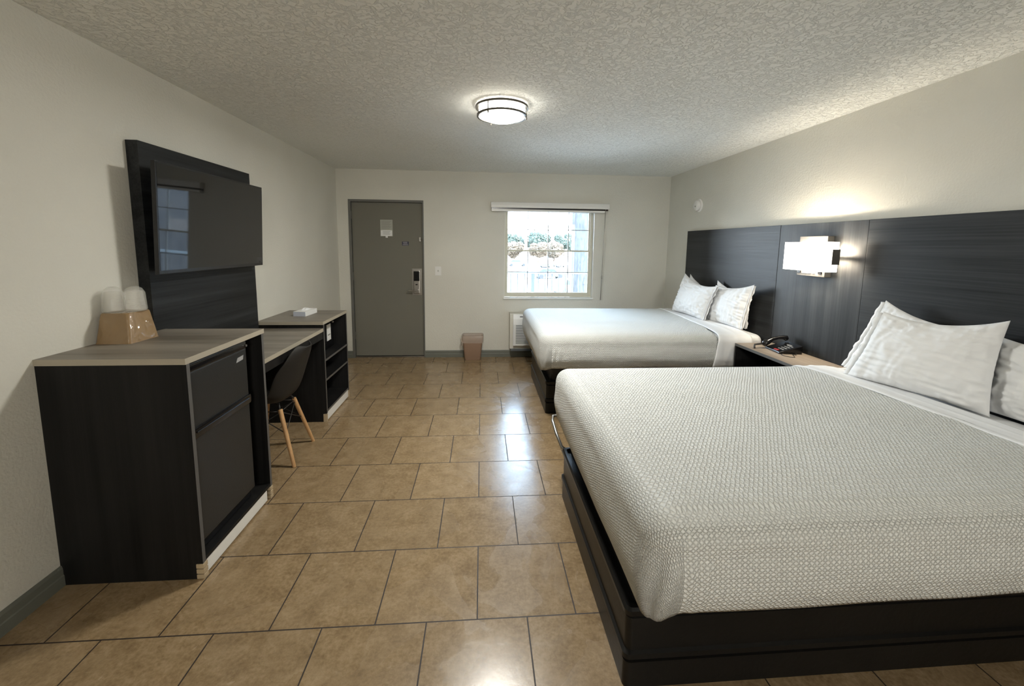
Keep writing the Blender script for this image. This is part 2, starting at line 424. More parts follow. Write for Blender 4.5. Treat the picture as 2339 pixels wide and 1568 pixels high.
# ------------------------------------------------------------------ setting
T = 0.15
OX0, OX1, OZ0, OZ1 = 0.30, 1.50, 0.80, 2.00          # window opening
DX0, DX1, DZ1 = -1.695, -0.750, 2.068                 # door opening
b_ = B(); box(b_, XL-T, XR+T, YN-T, YB+T, -0.12, 0.0); obj('floor', b_, 'floor', kind='structure')
b_ = B(); box(b_, XL-T, XR+T, YN-T, YB+T, H, H+0.15); obj('ceiling', b_, 'ceiling', kind='structure')
b_ = B(); box(b_, XL-T, XL, YN-T, YB+T, 0.0, H); obj('wall_left', b_, 'wall', kind='structure')
b_ = B(); box(b_, XR, XR+T, YN-T, YB+T, 0.0, H); obj('wall_right', b_, 'wall', kind='structure')
b_ = B(); box(b_, XL, XR, YN-T, YN, 0.0, H); obj('wall_front', b_, 'wall', kind='structure')
b_ = B()
for (x0, x1, z0, z1) in ((XL, DX0, 0, H), (DX0, DX1, DZ1, H), (DX1, OX0, 0, H), (OX0, OX1, 0, OZ0), (OX0, OX1, OZ1, H), (OX1, XR, 0, H)):
    box(b_, x0, x1, YB, YB+T, z0, z1)
bmesh.ops.remove_doubles(b_, verts=b_.verts, dist=1e-5)
obj('wall_back', b_, 'wall', kind='structure')

def bboard(name, prof_axis, pos, a, b2, sgn):
    h, t = 0.094, 0.012
    poly = [(pos, 0), (pos+sgn*t, 0), (pos+sgn*t, h*0.50), (pos+sgn*t*0.75, h*0.56), (pos+sgn*t*0.75, h*0.86), (pos+sgn*t*0.4, h), (pos, h)]
    bm = B(); prism(bm, poly, prof_axis, a, b2); return obj(name, bm, 'baseboard', kind='structure')
bboard('baseboard_left', 'Y', XL, YN, YB, 1)
bboard('baseboard_right', 'Y', XR, YN, YB, -1)
bm = B()
for a, b2 in ((XL+0.012, DX0), (DX1, XR-0.012)):
    h, t = 0.094, 0.012
    prism(bm, [(YB, 0), (YB-t, 0), (YB-t, h*0.5), (YB-t*0.75, h*0.56), (YB-t*0.75, h*0.86), (YB-t*0.4, h), (YB, h)], 'X', a, b2)
obj('baseboard_back', bm, 'baseboard', kind='structure')

# ---- door
door = empty('door_1', ((DX0+DX1)/2, YB, 0), kind='structure')
bm = B(); f = 0.030
for (x0, x1, z0, z1) in ((DX0, DX0+f, 0, DZ1), (DX1-f*0.55, DX1, 0, DZ1), (DX0+f, DX1-f*0.55, DZ1-0.030, DZ1)):
    box(bm, x0, x1, YB-0.008, YB+T, z0, z1, 0.002)
obj('door_frame', bm, 'door_frame', door)
bm = B(); box(bm, DX0+f+0.004, DX1-f*0.55-0.004, YB+0.022, YB+0.065, 0.022, DZ1-0.034, 0.002)
leaf = obj('door_leaf', bm, 'door', door)
bm = B(); box(bm, DX0+f, DX1-f*0.55, YB+0.005, YB+0.14, 0.0, 0.016, 0.003); obj('threshold', bm, 'metal', door)
bm = B(); box(bm, DX0+f, DX1-f*0.55, YB+0.066, YB+0.14, 0.016, DZ1-0.03); obj('door_stop', bm, 'black', door)
for z in (0.25, 1.04, 1.82):
    bm = B(); lathe(bm, [(0.008, 0), (0.008, 0.10)], (DX0+f-0.001, YB+0.012, z), 12); obj('hinge', bm, 'door_frame', door, smooth=True, auto=40)
yd = YB+0.022
bm = B(); box(bm, -0.912, -0.790, yd-0.004, yd, 0.838, 1.190, 0.002); box(bm, -0.894, -0.808, yd-0.030, yd-0.004, 0.860, 1.165, 0.012)
lock = obj('door_lock', bm, 'metal', door, label='silver electronic lock body')
bm = B(); box(bm, -0.888, -0.814, yd-0.036, yd-0.028, 1.030, 1.158, 0.006); obj('keypad', bm, 'gloss_black', lock)
bm = B(); lathe(bm, [(0.014, -0.075), (0.014, -0.03)], (-0.835, yd, 0.905), 16, 'Y')
tube(bm, [(-0.835, yd-0.066, 0.905), (-0.90, yd-0.068, 0.903), (-0.962, yd-0.064, 0.900)], 0.008, 10)
obj('lever_handle', bm, 'metal', lock, smooth=True, auto=50)
bm = B(); box(bm, -0.865, -0.838, yd-0.034, yd-0.029, 0.975, 0.988, 0.002); obj('key_slot', bm, 'gloss_black', lock)
bm = B(); box(bm, -0.815, -0.795, yd-0.018, yd, 1.545, 1.600, 0.003); tube(bm, [(-0.80, yd-0.012, 1.575), (-0.772, yd-0.03, 1.575)], 0.005, 8)
obj('swing_latch', bm, 'metal', door)
bm = B(); box(bm, -1.306, -1.150, yd-0.006, yd, 1.606, 1.818, 0.003)
card = obj('notice_pocket', bm, 'grey_card', door, label='grey plastic notice pocket')
bm = B()
for i in range(9): box(bm, -1.290, -1.168 - 0.01*(i % 3), yd-0.0066, yd-0.006, 1.795-i*0.0115, 1.798-i*0.0115)
obj('print', bm, 'print', card)
bm = B(); box(bm, -1.300, -1.156, yd-0.010, yd-0.0062, 1.610, 1.684, 0.002); box(bm, -1.240, -1.212, yd-0.012, yd-0.004, 1.588, 1.612, 0.002)
obj('card', bm, 'paper', card, label='white card')
bm = B()
for i in range(5): box(bm, -1.280+0.01*(i % 2), -1.176-0.008*(i % 3), yd-0.0106, yd-0.010, 1.668-i*0.010, 1.671-i*0.010)
obj('print', bm, 'print', card)
bm = B(); box(bm, -1.035, -0.948, yd-0.0012, yd, 1.490, 1.542); st = obj('sticker', bm, 'navy', door, label='navy blue sticker')
bm = B()
for i, (a, c) in enumerate(((-1.022, -0.966), (-1.020, -0.964), (-1.026, -0.956))): box(bm, a, c, yd-0.0018, yd-0.0012, 1.530-i*0.0155, 1.5335-i*0.0155)
obj('print', bm, 'paper', st)

# ---- window
win = empty('window_1', ((OX0+OX1)/2, YB, OZ0), kind='structure')
yf = YB+0.075
bm = B()
box(bm, OX0, OX0+0.004, YB, YB+T, OZ0, OZ1); box(bm, OX1-0.004, OX1, YB, YB+T, OZ0, OZ1); box(bm, OX0, OX1, YB, YB+T, OZ1-0.004, OZ1)
obj('window_reveal', bm, 'white_frame', win)
bm = B(); box(bm, OX0-0.012, OX1+0.012, YB-0.022, YB+0.075, OZ0-0.006, OZ0+0.014, 0.003); obj('window_sill', bm, 'white_frame', win)
bm = B(); w = 0.034
box(bm, OX0+0.002, OX0+w, yf, yf+0.06, OZ0+0.014, OZ1, 0.003); box(bm, OX1-w-0.004, OX1-0.002, yf, yf+0.06, OZ0+0.014, OZ1, 0.003)
box(bm, OX0+w, OX1-w-0.004, yf, yf+0.06, OZ0+0.014, OZ0+0.054, 0.003); box(bm, OX0+w, OX1-w-0.004, yf, yf+0.06, OZ1-0.03, OZ1, 0.003)
obj('window_frame', bm, 'cream_frame', win)
gx0, gx1 = OX0+w, OX1-w-0.004
zm = 1.432
for nm, (z0, z1, yy, zb) in {'upper_sash': (zm-0.002, OZ1-0.03, yf+0.030, 1.722), 'lower_sash': (OZ0+0.054, zm+0.020, yf+0.006, 1.152)}.items():
    bm = B(); s = 0.014
    box(bm, gx0, gx0+s, yy, yy+0.022, z0, z1); box(bm, gx1-s, gx1, yy, yy+0.022, z0, z1)
    box(bm, gx0+s, gx1-s, yy, yy+0.022, z0, z0+0.020); box(bm, gx0+s, gx1-s, yy, yy+0.022, z1-0.018, z1)
    sash = obj(nm, bm, 'cream_frame', win)
    bm = B()
    for x in (0.620, 0.897, 1.172): box(bm, x-0.005, x+0.005, yy+0.004, yy+0.018, z0+0.014, z1-0.014)
    box(bm, gx0+s, gx1-s, yy+0.004, yy+0.018, zb-0.005, zb+0.005)
    obj('muntins', bm, 'muntin', sash)
    bm = B(); box(bm, gx0+s, gx1-s, yy+0.009, yy+0.013, z0+0.014, z1-0.014); obj('glass_pane', bm, 'glass', sash)

# ------------------------------------------------------------------ window blind
bl = empty('window_blind', (0.89, YB, 1.945), 'white raised blind head rail mounted above the window', 'blind')
bm = B(); prism(bm, [(YB-0.085, 1.993), (YB-0.088, 2.02), (YB-0.080, 2.058), (YB-0.070, 2.066), (YB-0.002, 2.066), (YB-0.002, 1.993)], 'X', 0.118, 1.668)
obj('valance', bm, 'white_plastic', bl)
bm = B(); box(bm, 0.124, 1.655, YB-0.070, YB-0.004, 1.972, 1.993); obj('headrail_shade', bm, 'gloss_black', bl, label='black strip standing for the shaded gap')  # shade between valance and stack, put in as a solid black strip
bm = B(); box(bm, 0.124, 1.628, YB-0.080, YB-0.006, 1.946, 1.972, 0.003); obj('blind_stack', bm, 'white_plastic', bl)
bm = B(); tube(bm, [(1.615, YB-0.090, 1.99), (1.612, YB-0.075, 1.6), (1.606, YB-0.06, 1.10), (1.600, YB-0.055, 0.79)], 0.004, 8)
lathe(bm, [(0.007, -0.02), (0.009, 0), (0.007, 0.02)], (1.606, YB-0.06, 1.10), 10)
obj('wand', bm, 'metal', bl, smooth=True)

# ---- light switch
sw = empty('light_switch', (-0.570, YB, 1.101), 'white light switch plate on the back wall right of the door', 'switch')
bm = B(); box(bm, -0.609, -0.531, YB-0.007, YB, 1.103, 1.222, 0.003); obj('switch_plate', bm, 'white_plastic', sw)
bm = B(); hexa(bm, [(-0.576, YB-0.007, 1.155), (-0.564, YB-0.007, 1.155), (-0.564, YB-0.0065, 1.175), (-0.576, YB-0.0065, 1.175),
                    (-0.575, YB-0.020, 1.160), (-0.565, YB-0.020, 1.160), (-0.565, YB-0.014, 1.172), (-0.575, YB-0.014, 1.172)])
obj('toggle', bm, 'grey_card', sw)

# ---- smoke detector on right wall
sd = empty('smoke_detector', (XR, 4.675, 1.92), 'white round smoke detector high on the right wall', 'smoke detector')
cz = 1.995
bm = B(); lathe(bm, [(0.0, 0.0), (0.074, 0.0), (0.076, -0.008), (0.068, -0.016), (0.058, -0.018), (0.0, -0.018)], (XR, 4.675, cz), 40, 'X'); obj('mounting_ring', bm, 'white_plastic', sd, smooth=True, auto=35)
bm = B(); lathe(bm, [(0.0, -0.018), (0.058, -0.020), (0.060, -0.034), (0.056, -0.046), (0.044, -0.054), (0.0, -0.056)], (XR, 4.675, cz), 40, 'X'); obj('cover', bm, 'white_plastic', sd, smooth=True, auto=35)
bm = B(); lathe(bm, [(0.0, -0.056), (0.009, -0.057), (0.009, -0.060), (0.0, -0.060)], (XR, 4.665, cz-0.012), 16, 'X'); obj('test_button', bm, 'grey_card', sd)

# ---- wall air conditioner
ac = empty('air_conditioner', (0.90, 5.33, 0.13), 'white through-wall air conditioner under the window behind the far bed', 'air conditioner')
AX0, AX1, AY = 0.412, 1.48, 5.235
bm = B(); box(bm, 0.372, 1.52, 5.29, YB-0.012, 0.150, 0.622, 0.004); obj('wall_sleeve', bm, 'wall', ac)
bm = B()
prism(bm, [(5.29, 0.205), (AY, 0.205), (AY, 0.485), (AY+0.012, 0.555), (5.275, 0.612), (5.29, 0.612)], 'X', AX0, AX1)
front = obj('front_panel', bm, 'white_plastic', ac)
bm = B()
n = 22
for i in range(n):
    z = 0.232+i*0.0115
    box(bm, AX0+0.035, AX1-0.035, AY-0.0012, AY+0.002, z, z+0.0050)
obj('louver_slots', bm, 'grille_dark', front)
bm = B(); hexa(bm, [(0.500, AY+0.0095, 0.515), (0.700, AY+0.0095, 0.515), (0.700, AY+0.03, 0.515), (0.500, AY+0.03, 0.515),
                    (0.500, AY+0.0255, 0.590), (0.700, AY+0.0255, 0.590), (0.700, AY+0.045, 0.590), (0.500, AY+0.045, 0.590)])
obj('outlet_grille', bm, 'grille_dark', front)
bm = B(); box(bm, 0.385, 1.50, 5.27, YB-0.012, 0.125, 0.150); obj('drip_tray', bm, 'grille_dark', ac)

# ---- waste bin
wb = empty('waste_bin', (-0.115, 5.36, 0), 'small tan waste bin with clear liner against the back wall', 'waste bin')
def rrect(cx, cy, hx, hy, r, z, n=6):
    pts = []
    for (sx, sy, a0) in ((1, 1, 0), (-1, 1, 90), (-1, -1, 180), (1, -1, 270)):
        for i in range(n+1):
            a = math.radians(a0+90*i/n)
            pts.append(Vector((cx+sx*(hx-r)+r*math.cos(a), cy+sy*(hy-r)+r*math.sin(a), z)))
    return pts
def loft(bm, rings, cap0=True, cap1=True, closed=False):
    vr = [[bm.verts.new(p) for p in r] for r in rings]
    n = len(vr[0])
    for i in range(len(vr)-1):
        for k in range(n): bm.faces.new((vr[i][k], vr[i][(k+1) % n], vr[i+1][(k+1) % n], vr[i+1][k]))
    if cap0: bm.faces.new(vr[0][::-1])
    if cap1: bm.faces.new(vr[-1])
    return bm
cx, cy = -0.115, 5.352
bm = B()
loft(bm, [rrect(cx, cy, 0.098, 0.062, 0.02, 0.0), rrect(cx, cy, 0.106, 0.068, 0.022, 0.010), rrect(cx, cy, 0.132, 0.080, 0.024, 0.300), rrect(cx, cy, 0.137, 0.083, 0.024, 0.302), rrect(cx, cy, 0.137, 0.083, 0.024, 0.315), rrect(cx, cy, 0.130, 0.077, 0.022, 0.315), rrect(cx, cy, 0.104, 0.064, 0.02, 0.02)])
obj('bin_body', bm, 'tan_plastic', wb, smooth=True, auto=40)
bm = B()
def wr(r, amp, seed, zamp=0.0):
    return [p + Vector((amp*noise.noise(p*18+Vector((seed, 0, 0))), 0.5*amp*noise.noise(p*18+Vector((0, seed, 0))), zamp*noise.noise(p*14+Vector((seed, seed, 0))))) for p in r]
loft(bm, [wr(rrect(cx, cy, 0.112, 0.066, 0.02, 0.12, 10), 0.006, 1), wr(rrect(cx, cy, 0.124, 0.073, 0.022, 0.300, 10), 0.004, 2), wr(rrect(cx, cy, 0.134, 0.082, 0.024, 0.333, 10), 0.010, 3, 0.012),
          wr(rrect(cx, cy, 0.146, 0.088, 0.026, 0.318, 10), 0.008, 4, 0.006), wr(rrect(cx, cy, 0.142, 0.086, 0.024, 0.262, 10), 0.006, 5), wr(rrect(cx, cy, 0.140, 0.085, 0.024, 0.235, 10), 0.006, 6, 0.014)], False, False)
obj('bin_liner', bm, 'liner', wb, smooth=True)
bm = B(); tube(bm, [(cx-0.140, cy-0.06, 0.305), (cx-0.150, cy-0.066, 0.28), (cx-0.132, cy-0.076, 0.235), (cx-0.136, cy-0.078, 0.20)], 0.006, 8, taper=[0.004, 0.007, 0.008, 0.010])
obj('liner_knot', bm, 'liner', wb, smooth=True)

# ------------------------------------------------------------------ ceiling light
LX, LY = 0.131, 2.868
cl = empty('ceiling_light', (LX, LY, 2.33), 'round flush ceiling light with two dark metal rings, switched on', 'ceiling light')
bm = B(); lathe(bm, [(0.0, H), (0.140, H), (0.140, H-0.02), (0.0, H-0.02)], (LX, LY, 0)); obj('ceiling_pan', bm, 'white_plastic', cl, smooth=True, auto=40)
bm = B(); lathe(bm, [(0.0, H-0.104), (0.06, H-0.101), (0.11, H-0.093), (0.140, H-0.078), (0.152, H-0.060), (0.154, H-0.02), (0.141, H-0.012)], (LX, LY, 0))
for fc in bm.faces: fc.material_index = 0 if fc.calc_center_median().z < H-0.075 else 1
obj('diffuser', bm, ['lamp_glow', 'lamp_side'], cl, smooth=True)
al = bpy.data.lights.new('ceiling_lamp', 'AREA'); al.shape = 'DISK'; al.size = 0.27; al.energy = 11.5; al.color = (1.0, 0.985, 0.92)
ao = bpy.data.objects.new('ceiling_lamp', al); link(ao); ao.parent = cl; ao.location = (0, 0, H-0.1065-2.33)
def ring(bm, r0, r1, z0, z1):
    lathe(bm, [(r0, z0), (r1, z0), (r1, z1), (r0, z1)], (LX, LY, 0), 64, closed=True)
bm = B(); ring(bm, 0.156, 0.176, H-0.026, H-0.012); obj('ring', bm, 'dark_metal', cl, smooth=True, auto=40)
bm = B(); ring(bm, 0.155, 0.167, H-0.078, H-0.066); obj('ring', bm, 'dark_metal', cl, smooth=True, auto=40)
for a in (235, 355, 115):
    x, y = LX+0.164*math.cos(math.radians(a)), LY+0.164*math.sin(math.radians(a))
    bm = B(); tube(bm, [(x, y, H-0.088), (x, y, H-0.010)], 0.0036, 8); lathe(bm, [(0.0, H-0.094), (0.005, H-0.092), (0.005, H-0.080), (0.0, H-0.078)], (x, y, 0), 10)
    obj('rod', bm, 'dark_metal', cl, smooth=True, auto=50)

# ------------------------------------------------------------------ headboard (one long wall panel in three boards)
HX = XR-0.030
hb = empty('headboard', (HX, 2.4, 0.0), 'long dark wood wall panel headboard behind both beds', 'headboard')
bm = B(); box(bm, HX, XR-0.001, 3.293, 4.857, 0.10, 1.706, 0.0015); obj('panel', bm, 'dark_wood', hb, label='far panel with horizontal grain')
bm = B(); box(bm, HX+0.001, XR-0.001, 2.503, 3.290, 0.10, 1.705, 0.0015); obj('panel', bm, 'dark_wood_v', hb, label='middle panel with vertical grain')
bm = B(); box(bm, HX, XR-0.001, 0.45, 2.500, 0.10, 1.706, 0.0015); obj('panel', bm, 'dark_wood', hb, label='near panel with horizontal grain')

# ------------------------------------------------------------------ wall sconce
sc = empty('wall_sconce', (HX, 2.87, 1.31), 'lit rectangular wall sconce on the middle headboard panel above the nightstand', 'wall lamp')
bm = B(); box(bm, 2.437, HX, 2.752, 3.010, 1.312, 1.606, 0.003); bp_ = obj('backplate', bm, 'sconce_plate', sc)
bm = B(); sx0, sx1, sy0, sy1, sz0, sz1, st_ = 2.340, 2.425, 2.640, 3.036, 1.356, 1.562, 0.004
box(bm, sx0, sx0+st_, sy0, sy1, sz0, sz1, 0.001)
box(bm, sx0+st_, sx1, sy1-st_, sy1, sz0, sz1); box(bm, sx0+st_, sx0+0.04, sy0, sy0+st_, sz0, sz1)
box(bm, sx0+0.04, sx1, sy0, sy0+st_, sz0, sz0+0.05); box(bm, sx0+0.04, sx1, sy0, sy0+st_, sz1-0.05, sz1)
obj('shade', bm, 'sconce_glow', sc, smooth=False)
bm = B(); box(bm, sx0+0.042, sx1+0.014, sy0+0.001, sy0+0.005, sz0+0.05, sz1-0.05); box(bm, sx1+0.008, sx1+0.0135, sy0+0.005, sy1-0.005, 1.44, 1.47)
obj('bracket', bm, 'metal', sc)
for k, y in enumerate((2.985, 2.945, 2.915, 2.885, 2.845, 2.790)):
    bm = B(); hw = 0.010 if k not in (0, 5) else 0.014
    box(bm, 2.431, 2.438, y-hw, y+hw, 1.332, 1.350, 0.001)
    obj('button' if k not in (0, 5) else 'outlet', bm, 'keys' if k not in (0, 5) else 'gloss_black', sc)
ld = bpy.data.lights.new('sconce_bulb', 'POINT'); ld.energy = 7; ld.color = (1.0, 0.88, 0.70); ld.shadow_soft_size = 0.03
lo = bpy.data.objects.new('sconce_bulb', ld); link(lo); lo.parent = sc; lo.location = Vector((2.366, 2.84, 1.47))-Vector(sc.location)

# ------------------------------------------------------------------ nightstand
ns = empty('nightstand', (2.32, 2.90, 0), 'dark open nightstand with a pale wood top between the beds', 'nightstand')
NX0, NX1, NY0, NY1, NZ = 2.152, HX-0.002, 2.520, 3.268, 0.710
bm = B(); box(bm, NX0, NX1, NY0, NY1, NZ-0.022, NZ, mi=0); bm.faces.ensure_lookup_table()
for fc in bm.faces:
    c = fc.calc_center_median()
    if abs(c.z-NZ) > 1e-4: fc.material_index = 1
obj('top', bm, ['top_wood_y', 'edge_grey'], ns)
for y0, y1 in ((NY0, NY0+0.018), (NY1-0.018, NY1)):
    bm = B(); box(bm, NX0, NX1, y0, y1, 0.0, NZ-0.022); obj('side_panel', bm, 'cab_dark', ns)
bm = B(); box(bm, NX1-0.012, NX1, NY0+0.018, NY1-0.018, 0.02, NZ-0.022); obj('back_panel', bm, 'black', ns)
bm = B(); box(bm, NX0, NX1-0.012, NY0+0.018, NY1-0.018, 0.34, 0.36); obj('shelf', bm, 'cab_dark', ns)
bm = B(); box(bm, NX0, NX1-0.012, NY0+0.018, NY1-0.018, 0.05, 0.07); obj('shelf', bm, 'cab_dark', ns)

# ------------------------------------------------------------------ telephone
ph = empty('telephone', (2.37, 2.99, NZ), 'black corded desk telephone on the nightstand', 'telephone')
bm = B()
pf = [(2.272, 2.905), (2.292, 3.090), (2.462, 3.075), (2.442, 2.885)]     # footprint: front near, front far, back far, back near
z0 = NZ
hexa(bm, [(*pf[0], z0), (*pf[3], z0), (*pf[2], z0), (*pf[1], z0), (*pf[0], z0+0.016), (*pf[3], z0+0.066), (*pf[2], z0+0.066), (*pf[1], z0+0.016)], 0.006)
obj('phone_body', bm, 'gloss_black', ph, smooth=True, auto=35)
def on_phone(u, v, dz=0.0):     # u front->back, v near->far
    a = Vector(pf[0]).lerp(Vector(pf[1]), v); c = Vector(pf[3]).lerp(Vector(pf[2]), v); p = a.lerp(c, u)
    return Vector((p.x, p.y, z0+0.016+u*0.050+dz))
for r in range(4):
    for c in range(3):
        bm = B(); p = on_phone(0.25+r*0.13, 0.14+c*0.13, 0.001); box(bm, p.x-0.006, p.x+0.006, p.y-0.007, p.y+0.007, p.z-0.001, p.z+0.003, 0.001)
        obj('key', bm, 'keys', ph)
bm = B(); p = on_phone(0.10, 0.34, 0.001); box(bm, p.x-0.008, p.x+0.008, p.y-0.022, p.y+0.022, p.z-0.003, p.z+0.003, 0.001); obj('message_button', bm, 'red', ph, label='red message button')
bm = B(); p = on_phone(0.72, 0.42, 0.001); box(bm, p.x-0.005, p.x+0.005, p.y-0.025, p.y+0.025, p.z-0.002, p.z+0.002); obj('label_strip', bm, 'keys', ph)
bm = B()
hp = [(2.262, 3.083, z0+0.050), (2.275, 3.082, z0+0.052), (2.300, 3.080, z0+0.066), (2.34, 3.076, z0+0.079), (2.38, 3.072, z0+0.090), (2.42, 3.068, z0+0.094), (2.445, 3.064, z0+0.087), (2.458, 3.062, z0+0.084)]
tube(bm, hp, 0.014, 14, taper=[0.012, 0.026, 0.024, 0.015, 0.014, 0.018, 0.023, 0.010])
for v in bm.verts:
    if v.co.x < 2.31: v.co.z -= 0.012
hs = obj('handset', bm, 'gloss_black', ph, smooth=True)
bm = B(); tube(bm, [(2.258, 3.085, z0+0.038), (2.225, 3.090, z0+0.034), (2.205, 3.095, z0+0.030), (2.190, 3.075, z0+0.016), (2.185, 3.065, z0+0.008)], 0.007, 10)
obj('handset_cord', bm, 'cord', ph, smooth=True)
bm = B()
tube(bm, [(2.40, 2.896, z0+0.008), (2.375, 2.862, z0+0.004), (2.36, 2.88, z0+0.003), (2.335, 2.83, z0+0.003), (2.315, 2.80, z0+0.003), (2.285, 2.815, z0+0.003), (2.265, 2.86, z0+0.003), (2.275, 2.89, z0+0.004), (2.30, 2.90, z0+0.006)], 0.0022, 8)
obj('line_cord', bm, 'cord', ph, smooth=True)

# ------------------------------------------------------------------ beds
def bed_base(bed, bx0, bx1, by0, by1, mx0, my0, my1):
    """dark platform: box with moulded grooves, a recessed deck under the mattress"""
    def prof(inset, z): return (inset, z)
    levels = [(0.000, 0.0), (0.000, 0.098), (0.010, 0.101), (0.010, 0.108), (-0.006, 0.116), (-0.006, 0.135), (0.004, 0.142), (0.004, 0.262), (0.010, 0.266), (0.010, 0.272), (-0.004, 0.278), (-0.006, 0.298), (0.002, 0.306), (0.016, 0.306), (0.020, 0.290)]
    cx, cy, hx, hy = (bx0+bx1)/2, (by0+by1)/2, (bx1-bx0)/2, (by1-by0)/2
    bm = B(); loft(bm, [rrect(cx, cy, hx-i, hy-i, 0.022, z, 5) for i, z in levels])
    obj('platform_base', bm, 'base_wood', bed, smooth=True, auto=30)
    bm = B(); d = 0.05
    loft(bm, [rrect(cx+0.01, cy, hx-0.03, hy-0.02, 0.03, 0.29, 5), rrect(cx+0.015, (my0+my1)/2, hx-0.03, hy+0.03, 0.05, 0.37, 5), rrect((mx0+2.46)/2+0.02, (my0+my1)/2, (2.46-mx0)/2-0.05, (my1-my0)/2-0.05, 0.06, 0.489, 5)])
    obj('deck', bm, 'black', bed, smooth=True, auto=30)

M['base_wood'] = plain('black_bed_base', (0.006, 0.0055, 0.005), 0.36, spec=0.3, bump=(60, 0.0005))

def mattress_bm(x0, x1, y0, y1, z0, z1, r=0.055, crown=0.0):
    cx, cy, hx, hy = (x0+x1)/2, (y0+y1)/2, (x1-x0)/2, (y1-y0)/2
    bm = B(); rings = []
    for i in range(7):
        a = math.radians(-90+90*i/6); ii = r*(1-math.cos(a)) ; rings.append(rrect(cx, cy, hx-ii, hy-ii, max(0.02, 0.09-ii), z0+r+r*math.sin(a), 8))
    for i in range(9):
        a = math.radians(90*i/8); ii = r*(1-math.cos(a)); rings.append(rrect(cx, cy, hx-ii, hy-ii, max(0.02, 0.09-ii), z1-r+r*math.sin(a), 8))
    loft(bm, rings); return bm

def coverlet_bm(x0, xh_near, xh_far, y0, y1, ztop, zb, off, r=0.065, crown=0.018, seed=0.0, hang_foot=None, wig=1.0):
    """cloth over the foot part of a mattress. x0 foot edge, xh head edge of the cloth."""
    hang_foot = zb if hang_foot is None else hang_foot
    cr = 0.085
    path = []    # (x, y, nx, ny) running head-near -> foot-near corner -> foot-far corner -> head-far
    N1, N2, N3 = 190, 14, 110
    for i in range(N1): path.append((xh_near+(x0+cr-xh_near)*(1-(1-i/N1)**1.7), y0, 0, -1))
    for i in range(N2):
        a = math.radians(270-90*i/N2); path.append((x0+cr+cr*math.cos(a), y0+cr+cr*math.sin(a), math.cos(a), math.sin(a)))
    for i in range(N3): path.append((x0, y0+cr+(y1-y0-2*cr)*i/N3, -1, 0))
    for i in range(N2):
        a = math.radians(180-90*i/N2); path.append((x0+cr+cr*math.cos(a), y1-cr+cr*math.sin(a), math.cos(a), math.sin(a)))
    for i in range(N1+1): path.append((x0+cr+(xh_far-x0-cr)*(i/N1)**1.7, y1, 0, 1))
    cyl = (y0+y1)/2; hw = (y1-y0)/2
    S1, S2, S3 = 12, 8, 26
    bm = B(); uvl = bm.loops.layers.uv.new('cloth')
    rows = []; uvs = {}
    for (px, py, nx, ny) in path:
        col = []
        foot = max(0.0, -nx)
        zbot = zb + (hang_foot-zb)*foot
        zbot += wig*0.012*noise.noise(Vector((px*2.2, py*2.2, seed)))
        side_h = (ztop-r)-zbot
        tucked = 0.012
        for s in range(S1+1):            # hanging part, bottom -> rim
            t = s/S1; z = zbot+side_h*t
            o = off+0.010*math.sin(PI*min(1, t*1.1))-tucked*(1-t)**3*1.5
            o += wig*0.004*noise.noise(Vector((px*3+seed, py*3, z*16)))
            if ny < -0.5:      # tucked hospital corner: one overlapping pleat and a few soft ones
                q = px-(x0+cr*0.75)+0.03*(1-t); fade = min(1.0, (1-t)*3.5)*(0.5+0.5*min(1.0, t*4))
                o += fade*(0.013*math.exp(-(q/0.014)**2)-0.008*math.exp(-((q+0.020)/0.010)**2)+0.006*math.exp(-((q-0.050)/0.014)**2)+0.004*math.exp(-((q-0.095)/0.016)**2))
            drop = (ztop-z)*1.6
            col.append((Vector((px+nx*o, py+ny*o, z)), (px+nx*drop, py+ny*drop)))
        for s in range(1, S2+1):
            a = math.radians(90*s/S2); ii = r*(1-math.cos(a)); z = ztop-r+r*math.sin(a)
            o = off-ii
            col.append((Vector((px+nx*o, py+ny*o, z)), (px-nx*ii+nx*(ztop-z)*1.6, py-ny*ii+ny*(ztop-z)*1.6)))
        xm = max(x0+hw, min(px, xh_near, xh_far))
        bx_, by_ = px+nx*(off-r), py+ny*(off-r)
        fr_ = (px-x0-cr)/((xh_near if ny < 0 else xh_far)-x0-cr) if abs(ny) == 1 else 0.0
        qx = max(x0+hw, x0+cr+((xh_near+xh_far)/2-x0-cr)*fr_)
        for s in range(1, S3+1):
            t = s/S3; X = bx_+(qx-bx_)*t; Y = by_+(cyl-by_)*t
            edge = min(1.0, min(abs(Y-y0), abs(y1-Y), abs(X-x0))/0.35)
            z = ztop+crown*(1-(1-edge)**2)+wig*0.006*noise.noise(Vector((X*2.6, Y*5+seed, 0.3)))*edge
            col.append((Vector((X, Y, z)), (X, Y)))
        rows.append(col)
    vg = []
    for col in rows:
        vr = []
        for p, uv in col:
            v = bm.verts.new(p); uvs[v] = uv; vr.append(v)
        vg.append(vr)
    for i in range(len(vg)-1):
        for s in range(len(vg[0])-1):
            q = [vg[i][s], vg[i+1][s], vg[i+1][s+1], vg[i][s+1]]
            try: f = bm.faces.new(q)
            except ValueError: continue
            for l in f.loops: l[uvl].uv = uvs[l.vert]
    bmesh.ops.remove_doubles(bm, verts=bm.verts, dist=0.0004)
    return bm

